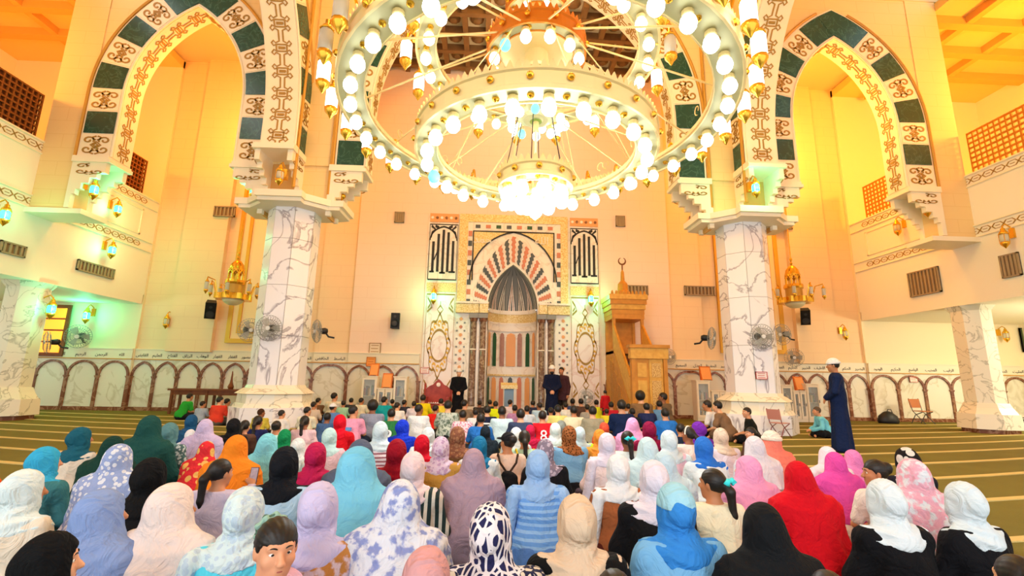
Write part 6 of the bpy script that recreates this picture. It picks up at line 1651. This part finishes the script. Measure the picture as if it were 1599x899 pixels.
# the girl who looks back at the camera, bottom left of centre
HJ = seated(.03, -.80, .06); HJ.head = HJ.head
p = atZ(436, 812, .825); rz = -PI/2-.15
t = empty('person', (0, 0, 0), rz); hd = HJ.head; KS = .9; p = atZ(436, 812, .825*KS); t.scale = (KS, KS, KS); hd = hd*KS; t.location = (p.x-(hd[0]*cos(rz)-hd[1]*sin(rz)), p.y-(hd[0]*sin(rz)+hd[1]*cos(rz)), 0)
b = link('body', surface(body_f(HJ), *BX, .0072, 'body'), mat('skin_girl', '#d79a76', .5), t); face_parts(b, HJ)
link('hair', surface(hair_f(HJ, 'bun'), *HB, .007, 'hair'), HAIR, t)
link('blouse', proto(('hero',), shirt_f(HJ, False, 1.0, 1.02), *BX, .011, 'blouse'), C('f0c4e4'), t); link('trousers', proto(('trou', 'c'), trouser_f(HJ), *BX, RES, 'trousers'), C('8a9ab8'), t)
def scr(P):
    Q = headspace(P, HJ); r = np.sqrt((Q[0])**2+(Q[2]-.05)**2); return np.sqrt((r-.052)**2+(Q[1]+.115)**2)-.02+.006*np.sin(9*np.arctan2(Q[0], Q[2]-.05))
link('scrunchie', surface(scr, *HB, .009, 'scrunchie'), C('9fc8b8/floral/5a7a6a'), t)
tag(t, 'bareheaded girl looking back towards the camera, pink blouse and scrunchie', 'person', 'people seated on the carpet')

# ---------------------------------------------------------------- standing people
def standing(yaw=0.0, nod=0.0, arms='clasp'):
    J = Pose(); J.yaw = yaw; J.nod = nod; J.head = np.array((0, .03, 1.62)); J.neck = (0, .0, 1.46); J.sh = [(-.175, 0, 1.40), (.175, 0, 1.40)]
    if arms == 'clasp': J.el = [(-.235, .06, 1.13), (.235, .06, 1.13)]; J.wr = [(-.05, .2, .99), (.05, .2, .99)]
    else: J.el = [(-.24, .0, 1.13), (.24, .0, 1.13)]; J.wr = [(-.23, .06, .88), (.23, .06, .88)]
    return J
def stand_body(J):
    def f(P):
        d = _smin(head_f(headspace(P, J)), cap_(P, (0, -.01, 1.42), J.head+np.array((0, -.02, -.05)), .055, .05), .03)
        d = _smin(d, blend([cap_(P, (0, 0, .95), (0, 0, 1.32), .12, .13, (1.2, .75, 1)), cap_(P, J.sh[0], J.sh[1], .05)], .06), .03)
        for i, s in ((0, -1), (1, 1)):
            d = _smin(d, blend([cap_(P, J.sh[i], J.el[i], .042, .036), cap_(P, J.el[i], J.wr[i], .036, .027)], .02), .02)
            v = np.array(J.wr[i])-np.array(J.el[i]); d = np.minimum(d, hand_f(P, J.wr[i], v/np.linalg.norm(v)+np.array((-s*.2, 0, -.2)), (0, 1, .3), s))
            d = _smin(d, blend([cap_(P, (s*.09, 0, .92), (s*.095, .01, .5), .075, .055), cap_(P, (s*.095, .01, .5), (s*.1, -.01, .09), .055, .038), cap_(P, (s*.1, -.02, .05), (s*.11, .13, .035), .04, .03)], .03), .03)
        return np.maximum(d, .004-P[2])
    return f
def stand_robe(J, hem=.07, ph=0.0, wide=1.0):
    def f(P):
        d = blend([cap_(P, (0, 0, 1.0), (0, 0, 1.34), .155, .155, (1.15, .8, 1)), cap_(P, J.sh[0], J.sh[1], .07), cap_(P, (0, 0, 1.05), (0, .01, .1), .16, .23*wide, (1.05, .8, 1))], .08)
        for i in (0, 1): d = _smin(d, blend([cap_(P, J.sh[i], J.el[i], .068, .064), cap_(P, J.el[i], np.array(J.wr[i])+(np.array(J.el[i])-np.array(J.wr[i]))*.1, .062, .055)], .03), .03)
        a = np.arctan2(P[0], P[1]); d = d+.012*np.sin(8*a+ph)*np.clip(1-P[2], 0, 1)
        return np.maximum(np.maximum(d, P[2]-1.49), hem-P[2])
    return f
SB = ((-.4, -.35, 0), (.4, .42, 1.8))
def stander(px, pyt, Y, h, rz, robe, lab, cap=None, beard=False, yaw=0.0, arms='clasp', hem=.07, trousers=None, skin=1, face=True):
    J = standing(yaw, .08, arms); top = atY(px, pyt, Y); k = (top.z if h is None else h)/1.745
    t = empty('person', (top.x, Y, 0), rz); t.scale = (k, k, k); key = (yaw, arms)
    b = link('body', proto(('sbody', key), stand_body(J), *SB, .0115, 'body'), SKINS[skin], t)
    if face: face_parts(b, J)
    link('robe' if trousers is None else 'shirt', proto(('srobe', key, hem), stand_robe(J, hem), *SB, .0135, 'robe'), C(robe), t)
    if trousers:
        f = lambda P: np.maximum(np.minimum(cap_(P, (-.09, 0, .95), (-.1, 0, .08), .1, .075), cap_(P, (.09, 0, .95), (.1, 0, .08), .1, .075)), .05-P[2]); link('trousers', proto(('strou',), f, *SB, .0135, 'trousers'), C(trousers), t)
    hb = ((-.16, -.3, 1.3), (.16, .3, 1.85))
    link('hair', proto(('shair', key), hair_f(J), *hb, .009, 'hair'), HAIR, t)
    if cap: link('turban_cap', proto(('skufi', key), cap_f(J, 'kufi'), *hb, .009, 'cap'), C(cap), t)
    if beard: link('beard', proto(('beard', key), lambda P: np.maximum(ell_(headspace(P, J), (0, .05, -.075), (.06, .06, .055)), headspace(P, J)[2]+.04), *hb, .009, 'beard'), HAIR, t)
    for s in (-1, 1): MB().lathe([(.045, 0), (.05, .03), (.03, .06), (0, .065)], 10).build('shoe', m_black, t, (s*.105, .06, 0)).scale = (1, 2.4, 1)
    tag(t, lab, 'person', 'standing people'); return t
pf = atZ(1313, 706, 0)
stander(1302, 561, pf.y, None, 1.02, '16264e', 'man in a long navy robe and white cap standing at the right', 'f6f6f6', arms='clasp', hem=.03)
stander(717, 576, 14.9, None, PI+.1, '101014', 'man in a black robe standing left of the niche', 'f2efe8', skin=3)
stander(862, 571, 14.7, None, PI-.1, '121a36', 'bearded man in a navy robe and white turban cap at the niche', 'f6f4ee', True, skin=0)
stander(877, 573, 15.1, None, PI-.5, '4a2a2e', 'man in a maroon brown shirt standing beside the bearded man', None, False, arms='side', hem=.7, trousers='3a2c24', skin=1)
pr = atZ(945, 609, 1.18)
stander(945, 609, 14.2, None, .35, 'c81c22', 'small boy in a red tee standing at the pulpit foot', None, False, arms='side', hem=.75, trousers='2a2430', skin=1, face=False)
